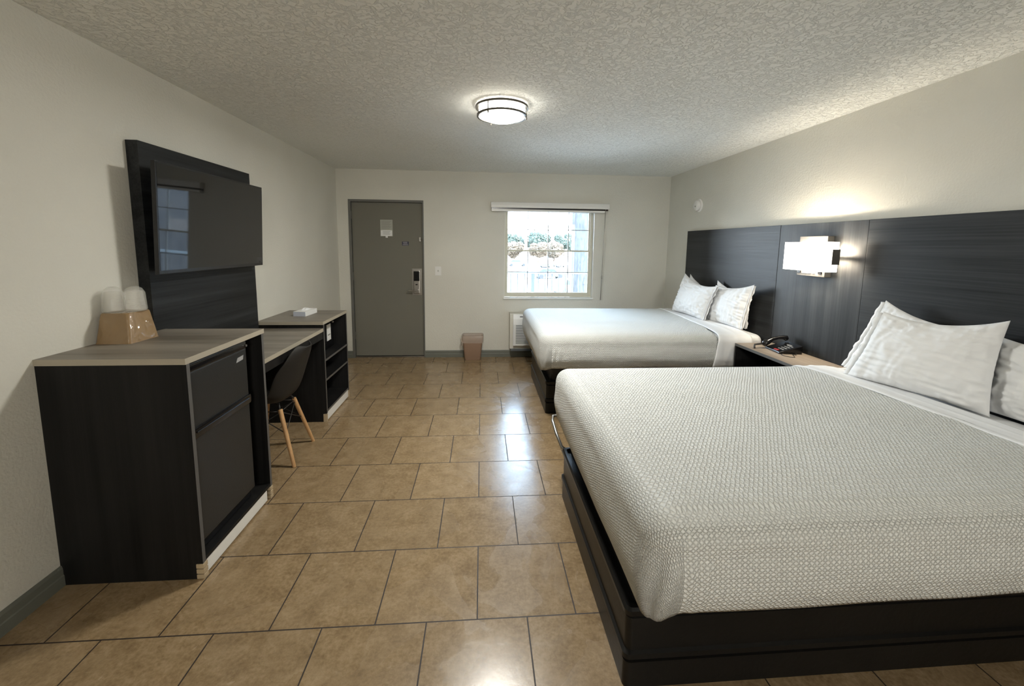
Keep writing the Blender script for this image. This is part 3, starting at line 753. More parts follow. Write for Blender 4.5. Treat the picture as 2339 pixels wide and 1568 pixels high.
def pillow_bm(BL, BR, TR, TL, th, seed=0, bow=0.07, sag=0.0, flap='R', wr=0.0115, n=64):
    BL, BR, TR, TL = map(Vector, (BL, BR, TR, TL))
    nrm = (BR-BL).cross(TL-BL).normalized()
    bm = B()
    def pos(u, v, side):
        uu = u*(1-bow*(1-v*v)); vv = v*(1-bow*(1-u*u))
        a, c = (uu+1)/2, (vv+1)/2
        p = BL.lerp(BR, a).lerp(TL.lerp(TR, a), c)
        if v > 0: p.z -= sag*(1-u*u)*v
        t = th*0.5*((1-abs(u)**2.3)**0.62)*((1-abs(v)**2.3)**0.62)*(1.0+0.15*(-v))
        L_ = (BR-BL).length; Hh = (TL-BL).length
        X, Y = uu*L_/2, vv*Hh/2
        # pleats fanning from the seams
        ridge = 0.0
        for k, (fx, fy, sc_) in enumerate(((9, 30, 1.0), (26, 8, 0.7), (16, 16, 0.7))):
            q = noise.noise(Vector((X*fx+Y*fy*0.35*(1 if k != 1 else -1)+seed*3.1, Y*fy+seed*1.7+k*5+side*7, k*2.3)))
            ridge += sc_*(1-2*abs(q))
        edge = 1-(1-u*u)*(1-v*v)
        w = wr*(0.35+0.65*edge)*(ridge-0.9)*min(1.0, t/(th*0.12))
        return p+nrm*side*(t+w+0.0015)
    for side in (1, -1):
        g = [[bm.verts.new(pos(-1+2*i/n, -1+2*j/n, side)) for j in range(n+1)] for i in range(n+1)]
        for i in range(n):
            for j in range(n):
                q = [g[i][j], g[i+1][j], g[i+1][j+1], g[i][j+1]]
                bm.faces.new(q if side > 0 else q[::-1])
        if side == 1: g1 = g
        else: g2 = g
    loop = [(i, 0) for i in range(n)]+[(n, j) for j in range(n)]+[(i, n) for i in range(n, 0, -1)]+[(0, j) for j in range(n, 0, -1)]
    for k in range(len(loop)):
        a, c = loop[k], loop[(k+1) % len(loop)]
        bm.faces.new((g1[a[0]][a[1]], g2[a[0]][a[1]], g2[c[0]][c[1]], g1[c[0]][c[1]]))
    # loose open end of the pillowcase
    fl = B()
    u0 = {'R': 1, 'L': -1}[flap]
    m_ = 40; wd = 0.030
    for side in (1, -1):
        prev = None
        for j in range(m_+1):
            v = -0.96+1.92*j/m_
            p0 = pos(u0*0.985, v, side*0.6)
            dirv = ((BR-BL) if u0 > 0 else (BL-BR)).normalized()
            out = wd*(0.75+0.5*noise.noise(Vector((v*5, seed, side))))
            p1 = p0+dirv*out+nrm*side*(0.005+0.003*noise.noise(Vector((v*9, seed+3, side))))
            a_, b2_ = fl.verts.new(p0), fl.verts.new(p1)
            if prev: fl.faces.new((prev[0], a_, b2_, prev[1]))
            prev = (a_, b2_)
    return bm, fl

def pillow(label, BL, BR, TR, TL, th, group, **kw):
    bm, fl = pillow_bm(BL, BR, TR, TL, th, **kw)
    base = (Vector(BL)+Vector(BR))/2
    e = empty('pillow', base, label, 'pillow', group)
    obj('pillow_body', bm, 'sheet', e, smooth=True)
    o = obj('pillowcase_hem', fl, 'sheet', e, smooth=True)
    md = o.modifiers.new('s', 'SOLIDIFY'); md.thickness = 0.002
    return e

# --- near bed
bd = empty('bed', (1.45, 1.76, 0), 'near bed on a dark platform base, in front of the camera side of the nightstand', 'bed', 'two beds along the headboard')
bd['label'] = 'nearer of the two beds, dark base visible at the bottom of the photo'
bed_base(bd, 0.492, 2.46, 1.210, 2.318, 0.47, 1.0, 2.505)
bm = mattress_bm(0.484, 2.470, 1.016, 2.494, 0.49, 0.742); obj('mattress', bm, 'sheet', bd, smooth=True)
bm = B(); tube(bm, [(0.520, 2.318, 0.280), (0.488, 2.335, 0.300), (0.470, 2.42, 0.345), (0.462, 2.52, 0.385), (0.470, 2.548, 0.405), (0.500, 2.545, 0.410), (0.560, 2.50, 0.415)], 0.010, 10)
obj('corner_rail', bm, 'chrome', bd, smooth=True, label='shiny metal corner rail')
bm = coverlet_bm(0.472, 2.150, 2.060, 1.003, 2.507, 0.748, 0.482, 0.007, seed=1.3, hang_foot=0.425)
cv = obj('coverlet', bm, 'coverlet', smooth=True, label='white textured coverlet tucked over the nearer bed', cat='bedspread', group='white coverlets on the beds')
md = cv.modifiers.new('t', 'SOLIDIFY'); md.thickness = 0.003; md.offset = 1

def sheet_bm(xa_n, xa_f, xb, y0, y1, ztop, znear, zfar, off, r=0.065, crown=0.018, th=0.006):
    bm = B(); g = []
    ys = []
    prof = []
    S = 10
    for s in range(S+1):
        t = s/S; prof.append((y0-off-0.006*math.sin(PI*t), znear+(ztop-r-znear)*t, 0.0))
    for s in range(1, 9):
        a = math.radians(90*s/8); prof.append((y0-off+r*(1-math.cos(a)), ztop-r+r*math.sin(a), 0.1))
    for s in range(1, 30):
        t = s/30; y = y0-off+r+(y1-y0+2*off-2*r)*t
        e = min(1, min(abs(y-y0), abs(y1-y))/0.35); prof.append((y, ztop+crown*(1-(1-e)**2), 1.0))
    for s in range(0, 9):
        a = math.radians(90-90*s/8); prof.append((y1+off-r*(1-math.cos(a)), ztop-r+r*math.sin(a), 0.1))
    for s in range(1, S+1):
        t = s/S; prof.append((y1+off, (ztop-r)+(zfar-ztop+r)*t, 0.0))
    n = 24
    for k, (y, z, w) in enumerate(prof):
        f = k/(len(prof)-1); xa = xa_n+(xa_f-xa_n)*f
        row = []
        for i in range(n+1):
            t = i/n; x = xa+(xb-xa)*t
            bump = 0.0030*noise.noise(Vector((x*18, y*5, z*6)))+0.004*math.exp(-((t-0.1)/0.08)**2)+0.003*math.exp(-((t-0.55)/0.05)**2)
            ny, nz = (0, 1) if w > 0.5 else ((-1 if y < (y0+y1)/2 else 1), 0.0) if w == 0 else ((-0.7 if y < (y0+y1)/2 else 0.7), 0.7)
            row.append(bm.verts.new((x, y+ny*bump, z+nz*bump)))
        g.append(row)
    for k in range(len(g)-1):
        for i in range(n): bm.faces.new((g[k][i], g[k][i+1], g[k+1][i+1], g[k+1][i]))
    return bm
bm = sheet_bm(2.120, 2.030, 2.260, 1.003, 2.507, 0.749, 0.49, 0.50, 0.012)
s_ = obj('bed_sheet', bm, 'sheet', smooth=True, label='folded white top sheet band beside the pillows of the nearer bed', cat='sheet', group='folded top sheets')
md = s_.modifiers.new('t', 'SOLIDIFY'); md.thickness = 0.005; md.offset = 1

# --- far bed
bd2 = empty('bed', (1.50, 4.08, 0), 'farther of the two beds, beneath the window beside the air conditioner', 'bed', 'two beds along the headboard')
bed_base(bd2, 0.580, 2.46, 3.530, 4.630, 0.50, 3.30, 4.86)
bm = mattress_bm(0.514, 2.470, 3.326, 4.844, 0.49, 0.756); obj('mattress', bm, 'sheet', bd2, smooth=True)
bm = coverlet_bm(0.502, 2.020, 2.235, 3.313, 4.857, 0.762, 0.487, 0.007, seed=8.1, hang_foot=0.455)
cv2 = obj('coverlet', bm, 'coverlet', smooth=True, label='white textured coverlet tucked over the farther bed by the window', cat='bedspread', group='white coverlets on the beds')
md = cv2.modifiers.new('t', 'SOLIDIFY'); md.thickness = 0.003; md.offset = 1
bm = sheet_bm(1.985, 2.200, 2.330, 3.313, 4.857, 0.763, 0.49, 0.50, 0.012)
s_ = obj('bed_sheet', bm, 'sheet', smooth=True, label='folded white top sheet band beside the pillows of the farther bed', cat='sheet', group='folded top sheets')
md = s_.modifiers.new('t', 'SOLIDIFY'); md.thickness = 0.005; md.offset = 1

zp = 0.772
pillow('large wrinkled white pillow leaning in front on the nearer bed', (2.175, 2.225, zp-0.006), (2.345, 1.650, zp-0.020), (2.405, 1.672, 1.200), (2.255, 2.125, 1.170), 0.17, 'pillows on the nearer bed', seed=1, sag=0.035, flap='L', bow=0.06)
pillow('white pillow mostly hidden behind the large one on the nearer bed', (2.345, 2.425, zp-0.018), (2.415, 1.85, zp-0.018), (2.425, 1.80, 1.13), (2.395, 2.245, 1.215), 0.085, 'pillows on the nearer bed', seed=2, sag=0.03, flap='L', bow=0.05)
pillow('white pillow at the right edge of the photo on the nearer bed', (2.430, 1.760, zp-0.022), (2.350, 1.08, zp-0.022), (2.405, 1.10, 1.09), (2.455, 1.740, 1.112), 0.10, 'pillows on the nearer bed', seed=3, sag=0.01, flap='R')
zp = 0.786
pillow('front white pillow nearest the window wall on the farther bed', (2.195, 4.545, zp), (2.215, 3.900, zp), (2.300, 3.835, 1.140), (2.315, 4.520, 1.218), 0.15, 'pillows on the farther bed', seed=4, sag=0.045, flap='R', bow=0.06)
pillow('white pillow stacked behind the front window-side pillow on the farther bed', (2.355, 4.62, zp-0.018), (2.335, 3.95, zp-0.018), (2.40, 3.98, 1.10), (2.415, 4.59, 1.205), 0.10, 'pillows on the farther bed', seed=5, sag=0.05, flap='R')
pillow('white pillow above the nightstand side in front on the farther bed', (2.315, 4.02, zp-0.014), (2.345, 3.495, zp-0.014), (2.395, 3.430, 1.192), (2.375, 3.99, 1.135), 0.12, 'pillows on the farther bed', seed=6, sag=0.02, flap='R', bow=0.06)
pillow('white pillow with only its top corner showing behind on the farther bed', (2.435, 4.12, zp-0.018), (2.435, 3.56, zp-0.018), (2.45, 3.56, 1.08), (2.45, 4.09, 1.175), 0.06, 'pillows on the farther bed', seed=7, sag=0.02, flap='R')

# ------------------------------------------------------------------ left side furniture
FX = -1.245
# TV wall panel
tp = empty('wall_panel', (XL, 2.85, 0.814), 'tall dark wood wall panel behind the television', 'wall panel')
bm = B(); prism(bm, [(2.412, 0.814), (3.368, 0.814), (3.368, 2.031), (2.336, 2.031), (2.336, 1.024), (2.412, 1.024)], 'X', XL+0.001, -1.778); obj('board', bm, 'dark_wood', tp)
# television
tv = empty('television', (-1.69, 2.80, 1.33), 'flat black television mounted on the dark wall panel', 'television')
def tvx(z): return -1.684+(z-1.335)*0.045
bm = B()
def tvbox(bm, y0, y1, z0, z1, xo0, xo1, bev=0.0):
    hexa(bm, [(tvx(z0)+xo0, y0, z0), (tvx(z0)+xo1, y0, z0), (tvx(z0)+xo1, y1, z0), (tvx(z0)+xo0, y1, z0), (tvx(z1)+xo0, y0, z1), (tvx(z1)+xo1, y0, z1), (tvx(z1)+xo1, y1, z1), (tvx(z1)+xo0, y1, z1)], bev)
TY0, TY1, TZ0, TZ1 = 2.276, 3.302, 1.338, 1.922
tvbox(bm, TY0, TY1, TZ0, TZ1, -0.022, 0.0, 0.003); obj('bezel', bm, 'bezel', tv)
bm = B(); tvbox(bm, TY0+0.010, TY1-0.010, TZ0+0.020, TZ1-0.010, -0.002, 0.0008); obj('screen', bm, 'screen', tv)
bm = B(); tvbox(bm, TY0+0.12, TY1-0.12, TZ0+0.06, TZ1-0.20, -0.050, -0.021, 0.008); obj('rear_housing', bm, 'black', tv)
bm = B(); box(bm, -1.778, -1.70, 2.68, 2.92, 1.45, 1.75, 0.003); obj('mount', bm, 'black', tv)
# fridge cabinet
CY0, CY1, CZ = 1.782, 2.398, 1.022
fc_ = empty('fridge_cabinet', (-1.54, 2.09, 0), 'tall dark cabinet with grey-brown top holding the small fridge', 'cabinet')
t = 0.020
def topboard(bm, x0, x1, y0, y1, z0, z1):
    box(bm, x0, x1, y0, y1, z0, z1)
    for fc in bm.faces:
        c = fc.calc_center_median()
        if abs(c.z-z1) > 1e-4: fc.material_index = 1
bm = B(); topboard(bm, XL, FX, CY0-0.004, CY1+0.012, CZ-0.026, CZ); obj('top', bm, ['top_wood', 'edge_band'], fc_)
def sidep(y0, y1, x1, ztop, zlow, parent, notch=0.065):
    bm = B()
    # side board with its toe corner cut away for the blocks
    prism(bm, [(XL, 0), (x1-0.03, 0), (x1-0.03, notch+0.01), (x1, notch+0.01), (x1, ztop), (XL, ztop)], 'Y', y0, y1)
    for fc in bm.faces:
        if fc.normal.x > 0.9: fc.material_index = 1
    bmesh.ops.recalc_face_normals(bm, faces=bm.faces)
    for fc in bm.faces: fc.material_index = 1 if fc.normal.x > 0.9 else 0
    obj('side_panel', bm, ['cab_dark', 'edge_grey'], parent)
sidep(CY0, CY0+t, FX, CZ-0.026, 0, fc_); sidep(CY1-t, CY1, FX, CZ-0.026, 0, fc_)
bm = B(); box(bm, XL, XL+0.012, CY0+t, CY1-t, 0.09, CZ-0.026); obj('back_panel', bm, 'black', fc_)
bm = B(); box(bm, FX-0.55, FX-0.001, CY0+t, CY1-t, 0.076, 0.094); obj('bottom_shelf', bm, 'cab_dark', fc_)
bm = B(); box(bm, FX-0.020, FX-0.004, CY0+0.03, CY1-0.055, 0.010, 0.074, 0.001); obj('kickboard', bm, 'white_paint', fc_, label='white kickboard')
for y in (CY0-0.001, CY1-0.026):
    for k in range(3):
        bm = B(); box(bm, FX-0.030, FX+0.003, y, y+0.028, 0.001+k*0.0255, 0.021+k*0.0255, 0.0015); obj('spacer_block', bm, 'raw_block', fc_, label='pale wooden spacer block')
# fridge
fr = empty('mini_fridge', (-1.52, 2.04, 0.094), 'black two-door mini fridge inside the near cabinet', 'fridge')
FY0, FY1 = CY0+t+0.008, 2.262
bm = B(); box(bm, -1.74, -1.315, FY0, FY1, 0.095, 0.984, 0.004); obj('fridge_casing', bm, 'fridge_body', fr)
bm = B(); box(bm, -1.313, -1.268, FY0, FY1, 0.664, 0.946, 0.006); fd = obj('freezer_door', bm, 'fridge_door', fr)
bm = B(); box(bm, -1.313, -1.264, FY0, FY1-0.004, 0.946, 0.986, 0.006); tube(bm, [(-1.263, FY0+0.01, 0.975), (-1.263, FY1-0.12, 0.975)], 0.0022, 6); obj('top_trim', bm, 'gloss_black', fd, smooth=True, auto=40)
bm = B(); tube(bm, [(-1.262, FY1-0.012, 0.962), (-1.256, FY1-0.012, 0.962)], 0.006, 10); obj('hinge_cap', bm, 'metal', fd)
bm = B(); hexa(bm, [(-1.2678, 2.168, 0.889), (-1.2668, 2.168, 0.889), (-1.2668, 2.228, 0.893), (-1.2678, 2.228, 0.893), (-1.2678, 2.180, 0.912), (-1.2668, 2.180, 0.912), (-1.2668, 2.234, 0.915), (-1.2678, 2.234, 0.915)]); obj('sticker', bm, 'keys', fd, label='small grey sticker')
bm = B(); box(bm, -1.313, -1.268, FY0, FY1, 0.150, 0.642, 0.006); fd2 = obj('fridge_door', bm, 'fridge_door', fr)
bm = B(); box(bm, -1.313, -1.258, FY0+0.006, FY1+0.004, 0.642, 0.690, 0.008); tube(bm, [(-1.256, FY0+0.02, 0.672), (-1.256, FY1-0.02, 0.672)], 0.003, 6); obj('handle_strip', bm, 'gloss_black', fd2, smooth=True, auto=40)
bm = B(); box(bm, -1.313, -1.285, FY0+0.01, FY1-0.01, 0.100, 0.148, 0.003); obj('kick_vent', bm, 'gloss_black', fr)

# desk
SX = -1.305
dk = empty('desk', (-1.57, 2.92, 0), 'grey-brown desk top with dark apron between the two cabinets', 'desk')
DY0, DY1, DZ = CY1+0.014, 3.440, 0.812
bm = B(); topboard(bm, XL, SX, DY0, DY1-0.001, DZ-0.028, DZ); obj('desk_top', bm, ['top_wood', 'edge_band'], dk)
bm = B(); box(bm, SX-0.022, SX-0.004, DY0, DY1-0.001, DZ-0.088, DZ-0.028); obj('apron', bm, 'cab_dark', dk)
bm = B(); box(bm, XL, XL+0.015, DY0, DY1-0.001, 0.35, DZ-0.028); obj('modesty_panel', bm, 'cab_dark', dk)
# open shelf unit
SY0, SY1, SZ = 3.442, 4.030, 0.866
su = empty('shelf_unit', (-1.57, 3.74, 0), 'low dark open shelf unit with grey-brown top by the door', 'shelf unit')
bm = B(); topboard(bm, XL, SX, SY0-0.004, SY1+0.010, SZ-0.026, SZ); obj('top', bm, ['top_wood', 'edge_band'], su)
sidep(SY0, SY0+t, SX, SZ-0.026, 0, su); sidep(SY1-t, SY1, SX, SZ-0.026, 0, su)
bm = B(); box(bm, XL, XL+0.012, SY0+t, SY1-t, 0.09, SZ-0.026); obj('back_panel', bm, 'black', su)
for z in (0.522, 0.352, 0.082):
    bm = B(); box(bm, XL+0.012, SX-0.002, SY0+t, SY1-t, z, z+0.018)
    for fc in bm.faces: fc.material_index = 1 if fc.calc_center_median().x > SX-0.01 else 0
    obj('shelf', bm, ['cab_dark', 'edge_grey'], su)
bm = B(); box(bm, SX-0.020, SX-0.005, SY0+0.022, SY1-0.022, 0.008, 0.080, 0.001); obj('kickboard', bm, 'white_paint', su, label='white kickboard')
bm = B(); box(bm, SX-0.030, SX+0.001, SY0-0.002, SY0+0.014, 0.0, 0.068, 0.001); obj('spacer_block', bm, 'raw_block', su, label='pale wooden spacer block')
bm = B(); box(bm, SX-0.030, SX+0.001, SY1-0.014, SY1+0.002, 0.0, 0.068, 0.001); obj('spacer_block', bm, 'raw_block', su, label='pale wooden spacer block')
# safe hanging tag and knob in the top bay
sf = empty('room_safe', (-1.60, 3.78, 0.540), 'black box with a white tag in the top bay of the shelf unit', 'safe')
bm = B(); box(bm, -1.80, -1.415, SY0+0.07, SY1-0.05, 0.5405, 0.800, 0.006); obj('safe_body', bm, 'gloss_black', sf, smooth=True, auto=40)
bm = B(); box(bm, -1.414, -1.412, 3.805, 3.900, 0.615, 0.765)
sft = obj('tag_card', bm, 'paper', sf, label='white tag card')
bm = B(); box(bm, -1.4118, -1.4110, 3.825, 3.885, 0.662, 0.672); obj('print', bm, 'print', sft)
bm = B(); lathe(bm, [(0.0, 0.0), (0.007, 0.0), (0.012, 0.016), (0.008, 0.022), (0.0, 0.023)], (-1.415, 3.93, 0.775), 14, 'X'); obj('knob', bm, 'metal', sf, smooth=True)
# tissue box
tb = empty('tissue_box', (-1.60, 3.84, SZ), 'flat white tissue box on top of the shelf unit', 'tissue box')
bm = B(); hexa(bm, [(-1.655, 3.70, SZ), (-1.545, 3.685, SZ), (-1.530, 3.905, SZ), (-1.640, 3.920, SZ), (-1.655, 3.70, SZ+0.042), (-1.545, 3.685, SZ+0.042), (-1.530, 3.905, SZ+0.042), (-1.640, 3.920, SZ+0.042)], 0.002)
for fc in bm.faces: fc.material_index = 0
bmesh.ops.recalc_face_normals(bm, faces=bm.faces)
for fc in bm.faces: fc.material_index = 1 if fc.normal.y < -0.8 else 0
obj('carton', bm, ['paper', 'tissue_side'], tb)
bm = B()
g = [[None]*11 for _ in range(13)]
for i in range(13):
    for j in range(11):
        u, v = i/12, j/10
        x = -1.62+0.06*v; y = 3.735+0.13*u
        z = SZ+0.043+0.022*math.sin(PI*u)*math.sin(PI*v)*(0.8+0.9*noise.noise(Vector((u*5, v*5, 1))))
        g[i][j] = bm.verts.new((x, y, max(z, SZ+0.0425)))
for i in range(12):
    for j in range(10): bm.faces.new((g[i][j], g[i+1][j], g[i+1][j+1], g[i][j+1]))
obj('tissue', bm, 'sheet', tb, smooth=True)

# ice bucket with film, cups on top
ib = empty('ice_bucket', (-1.76, 2.13, CZ), 'film-wrapped tan square ice bucket standing upside down on the fridge cabinet', 'ice bucket')
def rr8(cx, cy, hx, hy, r, z): return rrect(cx, cy, hx, hy, r, z, 4)
bm = B(); bcx, bcy = -1.752, 2.135
loft(bm, [rr8(bcx, bcy, 0.082, 0.092, 0.014, CZ+0.0005), rr8(bcx, bcy, 0.080, 0.090, 0.014, CZ+0.006), rr8(bcx, bcy, 0.064, 0.070, 0.012, CZ+0.140), rr8(bcx, bcy, 0.060, 0.066, 0.012, CZ+0.145)])
obj('bucket_body', bm, 'bucket', ib, smooth=True, auto=35)
def cup(cx, cy, label, r0=0.040, r1=0.031):
    e = empty('wrapped_cup', (cx, cy, CZ+0.146), label, 'cup', 'plastic-wrapped cups on the ice bucket')
    z = CZ+0.146
    bm = B(); prof = [(r0*0.9, 0.0), (r0, 0.004), (r0*0.97, 0.02), (r1*1.02, 0.085), (r1, 0.098), (r1*0.8, 0.100), (0.0, 0.101)]
    lathe(bm, prof, (cx, cy, z), 28); obj('cup_body', bm, 'cupmat', e, smooth=True, auto=50)
    bm = B(); lathe(bm, [(r0*1.05, 0.0), (r0*1.12, 0.01), (r0*1.06, 0.045), (r0*1.0, 0.09), (r1*0.95, 0.112), (r1*0.5, 0.122), (0.004, 0.118)], (cx, cy, z), 40)
    for v in bm.verts:
        d = noise.noise(v.co*45)*0.006; c = Vector((cx, cy, v.co.z)); n_ = (v.co-c)
        if n_.length > 1e-4 and v.co.z > z+0.004: v.co += n_.normalized()*d
    obj('film', bm, 'wrap', e, smooth=True)
m, nt, b = new_mat('translucent_plastic_cup'); M['cupmat'] = m
b.inputs['Base Color'].default_value = (0.66, 0.64, 0.58, 1); b.inputs['Roughness'].default_value = 0.2
tr = nd(nt, 'ShaderNodeBsdfTransparent'); mx = nd(nt, 'ShaderNodeMixShader'); mx.inputs[0].default_value = 0.35
nt.links.new(tr.outputs[0], mx.inputs[1]); nt.links.new(b.outputs[0], mx.inputs[2])
nt.links.new(mx.outputs[0], nt.nodes['Material Output'].inputs['Surface'])
cup(-1.788, 2.115, 'film-wrapped clear cup nearest the wall on the ice bucket')
cup(-1.715, 2.150, 'film-wrapped clear cup farthest from the wall on the ice bucket')

# ------------------------------------------------------------------ chair (moulded shell, dowel legs) facing the desk
ch = empty('desk_chair', (-1.45, 2.91, 0), 'dark grey moulded shell chair with wooden dowel legs tucked under the desk', 'chair')
prof = [(-1.640, 0.425, 0.205), (-1.600, 0.436, 0.222), (-1.54, 0.432, 0.232), (-1.48, 0.420, 0.232), (-1.42, 0.413, 0.228), (-1.375, 0.420, 0.222), (-1.335, 0.450, 0.217), (-1.310, 0.500, 0.212), (-1.288, 0.560, 0.210), (-1.266, 0.630, 0.206), (-1.243, 0.700, 0.195), (-1.222, 0.755, 0.165), (-1.208, 0.787, 0.120), (-1.203, 0.798, 0.075)]
bm = B(); rows = []
nu = 24
for i, (x, z, w) in enumerate(prof):
    a = prof[max(0, i-1)]; c = prof[min(len(prof)-1, i+1)]
    tx, tz = c[0]-a[0], c[1]-a[1]; L_ = math.hypot(tx, tz); nx, nz = -tz/L_, tx/L_   # towards the sitter
    row = []
    for k in range(nu+1):
        u = -1+2*k/nu
        seatness = 1.0 if i < 5 else max(0.0, 1-(i-5)/3)
        lift = 0.050*abs(u)**2.6*(0.7 if i < 4 else 1.0)
        if 4 <= i <= 9: lift += 0.035*abs(u)**4
        row.append(bm.verts.new((x+nx*lift, 2.910+u*w, z+nz*lift+0.012*seatness*abs(u)**3)))
    rows.append(row)
for i in range(len(rows)-1):
    for k in range(nu): bm.faces.new((rows[i][k], rows[i][k+1], rows[i+1][k+1], rows[i+1][k]))
sh = obj('shell', bm, 'chair_shell', ch, smooth=True)
md = sh.modifiers.new('t', 'SOLIDIFY'); md.thickness = 0.009; md.offset = 0
md = sh.modifiers.new('s', 'SUBSURF'); md.levels = 1; md.render_levels = 1
legs = {'bn': ((-1.372, 2.800, 0.378), (-1.262, 2.722, 0.0)), 'bf': ((-1.372, 3.010, 0.378), (-1.285, 3.098, 0.0)), 'fn': ((-1.555, 2.800, 0.378), (-1.640, 2.722, 0.0)), 'ff': ((-1.555, 3.010, 0.378), (-1.640, 3.098, 0.0))}
for k, (a, c) in legs.items():
    bm = B(); tube(bm, [a, Vector(a).lerp(Vector(c), 0.5), c], 0.013, 12, taper=[0.0145, 0.0135, 0.0115]); obj('leg', bm, 'oak', ch, smooth=True, auto=50)
bm = B()
P_ = {k: (Vector(a), Vector(c)) for k, (a, c) in legs.items()}
def at(k, t): return P_[k][0].lerp(P_[k][1], t)
for (k1, t1, k2, t2) in (('bn', 0.42, 'fn', 0.05), ('fn', 0.42, 'bn', 0.05), ('bf', 0.42, 'ff', 0.05), ('ff', 0.42, 'bf', 0.05), ('bn', 0.42, 'bf', 0.05), ('bf', 0.42, 'bn', 0.05), ('fn', 0.42, 'ff', 0.05), ('ff', 0.42, 'fn', 0.05), ('bn', 0.04, 'bf', 0.04), ('fn', 0.04, 'ff', 0.04), ('bn', 0.04, 'fn', 0.04), ('bf', 0.04, 'ff', 0.04)):
    tube(bm, [at(k1, t1), at(k2, t2)], 0.0032, 6)
obj('wire_brace', bm, 'cord', ch, smooth=True)
for k in legs:
    bm = B(); a = P_[k][0]; tube(bm, [a+Vector((0, 0, -0.006)), Vector((a.x*0.8+-1.463*0.2, a.y*0.8+2.905*0.2, 0.416))], 0.006, 8)
    obj('seat_mount', bm, 'cord', ch, smooth=True)

# ------------------------------------------------------------------ outside
b_ = B(); box(b_, -120, 220, YB+T+2.3, 320, -3.3, -3.2); obj('parking_lot', b_, 'asphalt', kind='structure')
b_ = B(); box(b_, XL-3, 6, YB+T, YB+T+1.75, -0.20, -0.03); obj('balcony_floor', b_, 'concrete', kind='structure')
rl = empty('balcony_railing', (1.0, 7.2, -0.03), 'metal balcony railing with thin balusters outside the window', 'railing')
RY = 7.20
bm = B(); box(bm, -3.5, 5.5, RY-0.03, RY+0.03, 1.015, 1.048, 0.004); obj('top_rail', bm, 'rail_white', rl)
bm = B(); box(bm, -3.5, 5.5, RY-0.015, RY+0.015, 0.05, 0.085); obj('bottom_rail', bm, 'rail_paint', rl)
x = -0.22
while x < 2.6:
    bm = B(); box(bm, x-0.008, x+0.008, RY-0.008, RY+0.008, -0.03 if False else 0.085, 1.015); obj('baluster', bm, 'rail_paint', rl); x += 0.122
bm = B(); box(bm, 0.873, 0.933, RY-0.03, RY+0.03, -0.03, 1.016); obj('post', bm, 'rail_paint', rl)
# neighbouring stucco wing with a downpipe
nb = empty('stucco_wing', (3.2, 9.5, -3.2), 'pale streaked stucco building wing seen through the right window panes', 'building')
bm = B(); box(bm, 1.935, 5.0, 8.55, 8.85, -3.2, 5.5); obj('building_wall', bm, 'stucco', nb)
bm = B(); tube(bm, [(1.900, 8.50, -3.2), (1.900, 8.50, 1.55), (1.900, 8.50, 1.80)], 0.03, 10); tube(bm, [(1.900, 8.50, 1.95), (1.900, 8.50, 2.9)], 0.03, 10); obj('downpipe', bm, 'rail_paint', nb, smooth=True)

def tree(cx, cy, h, r, mat, label, seed):
    e = empty('tree', (cx, cy, -3.2), label, 'tree', 'trees beyond the parking lot')
    rnd = random.Random(seed)
    bm = B(); tube(bm, [(cx, cy, -3.2), (cx+0.2, cy, -3.2+h*0.35), (cx, cy, -3.2+h*0.6)], 0.25, 8, taper=[0.28, 0.2, 0.1])
    for k in range(4):
        a = rnd.random()*6.28; tube(bm, [(cx+0.15, cy, -3.2+h*0.35), (cx+math.cos(a)*r*0.5, cy+math.sin(a)*r*0.5, -3.2+h*0.62)], 0.1, 6, taper=[0.12, 0.05])
    obj('trunk', bm, 'bark', e, smooth=True)
    bm = B()
    for k in range(16):
        a = rnd.random()*6.28; d = rnd.random()**0.5*r*0.75; zz = -3.2+h*(0.48+0.42*rnd.random()); rr = r*(0.28+0.22*rnd.random())
        c = Vector((cx+d*math.cos(a), cy+d*math.sin(a), zz))
        g = bmesh.ops.create_icosphere(bm, subdivisions=4, radius=rr)
        for v in g['verts']:
            d_ = v.co.normalized(); v.co += d_*rr*(0.35*noise.noise(v.co*(3.5/rr)+Vector((k, seed, 0)))+0.30*noise.noise(v.co*(11/rr)+Vector((k, seed, 4))))
            v.co += c
    obj('foliage', bm, mat, e)
for i, (cx, cy, h, r, mt, lb) in enumerate((
        (9.3, 118, 4.9, 3.0, 'leaf_brown', 'brown-leaved tree in the left panes of the window'), (15.4, 112, 4.8, 2.9, 'leaf_brown', 'brownish tree with a visible trunk in the middle panes'),
        (21.2, 120, 5.0, 2.9, 'leaf_brown', 'orange-brown tree beside the stucco wing'), (14.2, 190, 9.2, 5.0, 'leaf_green', 'distant tree top in the left panes above the middle rail'),
        (26.5, 190, 9.8, 5.4, 'leaf_green', 'distant tree top in the middle panes above the middle rail'), (38.2, 190, 9.4, 5.4, 'leaf_green', 'distant tree top nearest the stucco wing'))):
    tree(cx, cy, h, r, mt, lb, i+3)

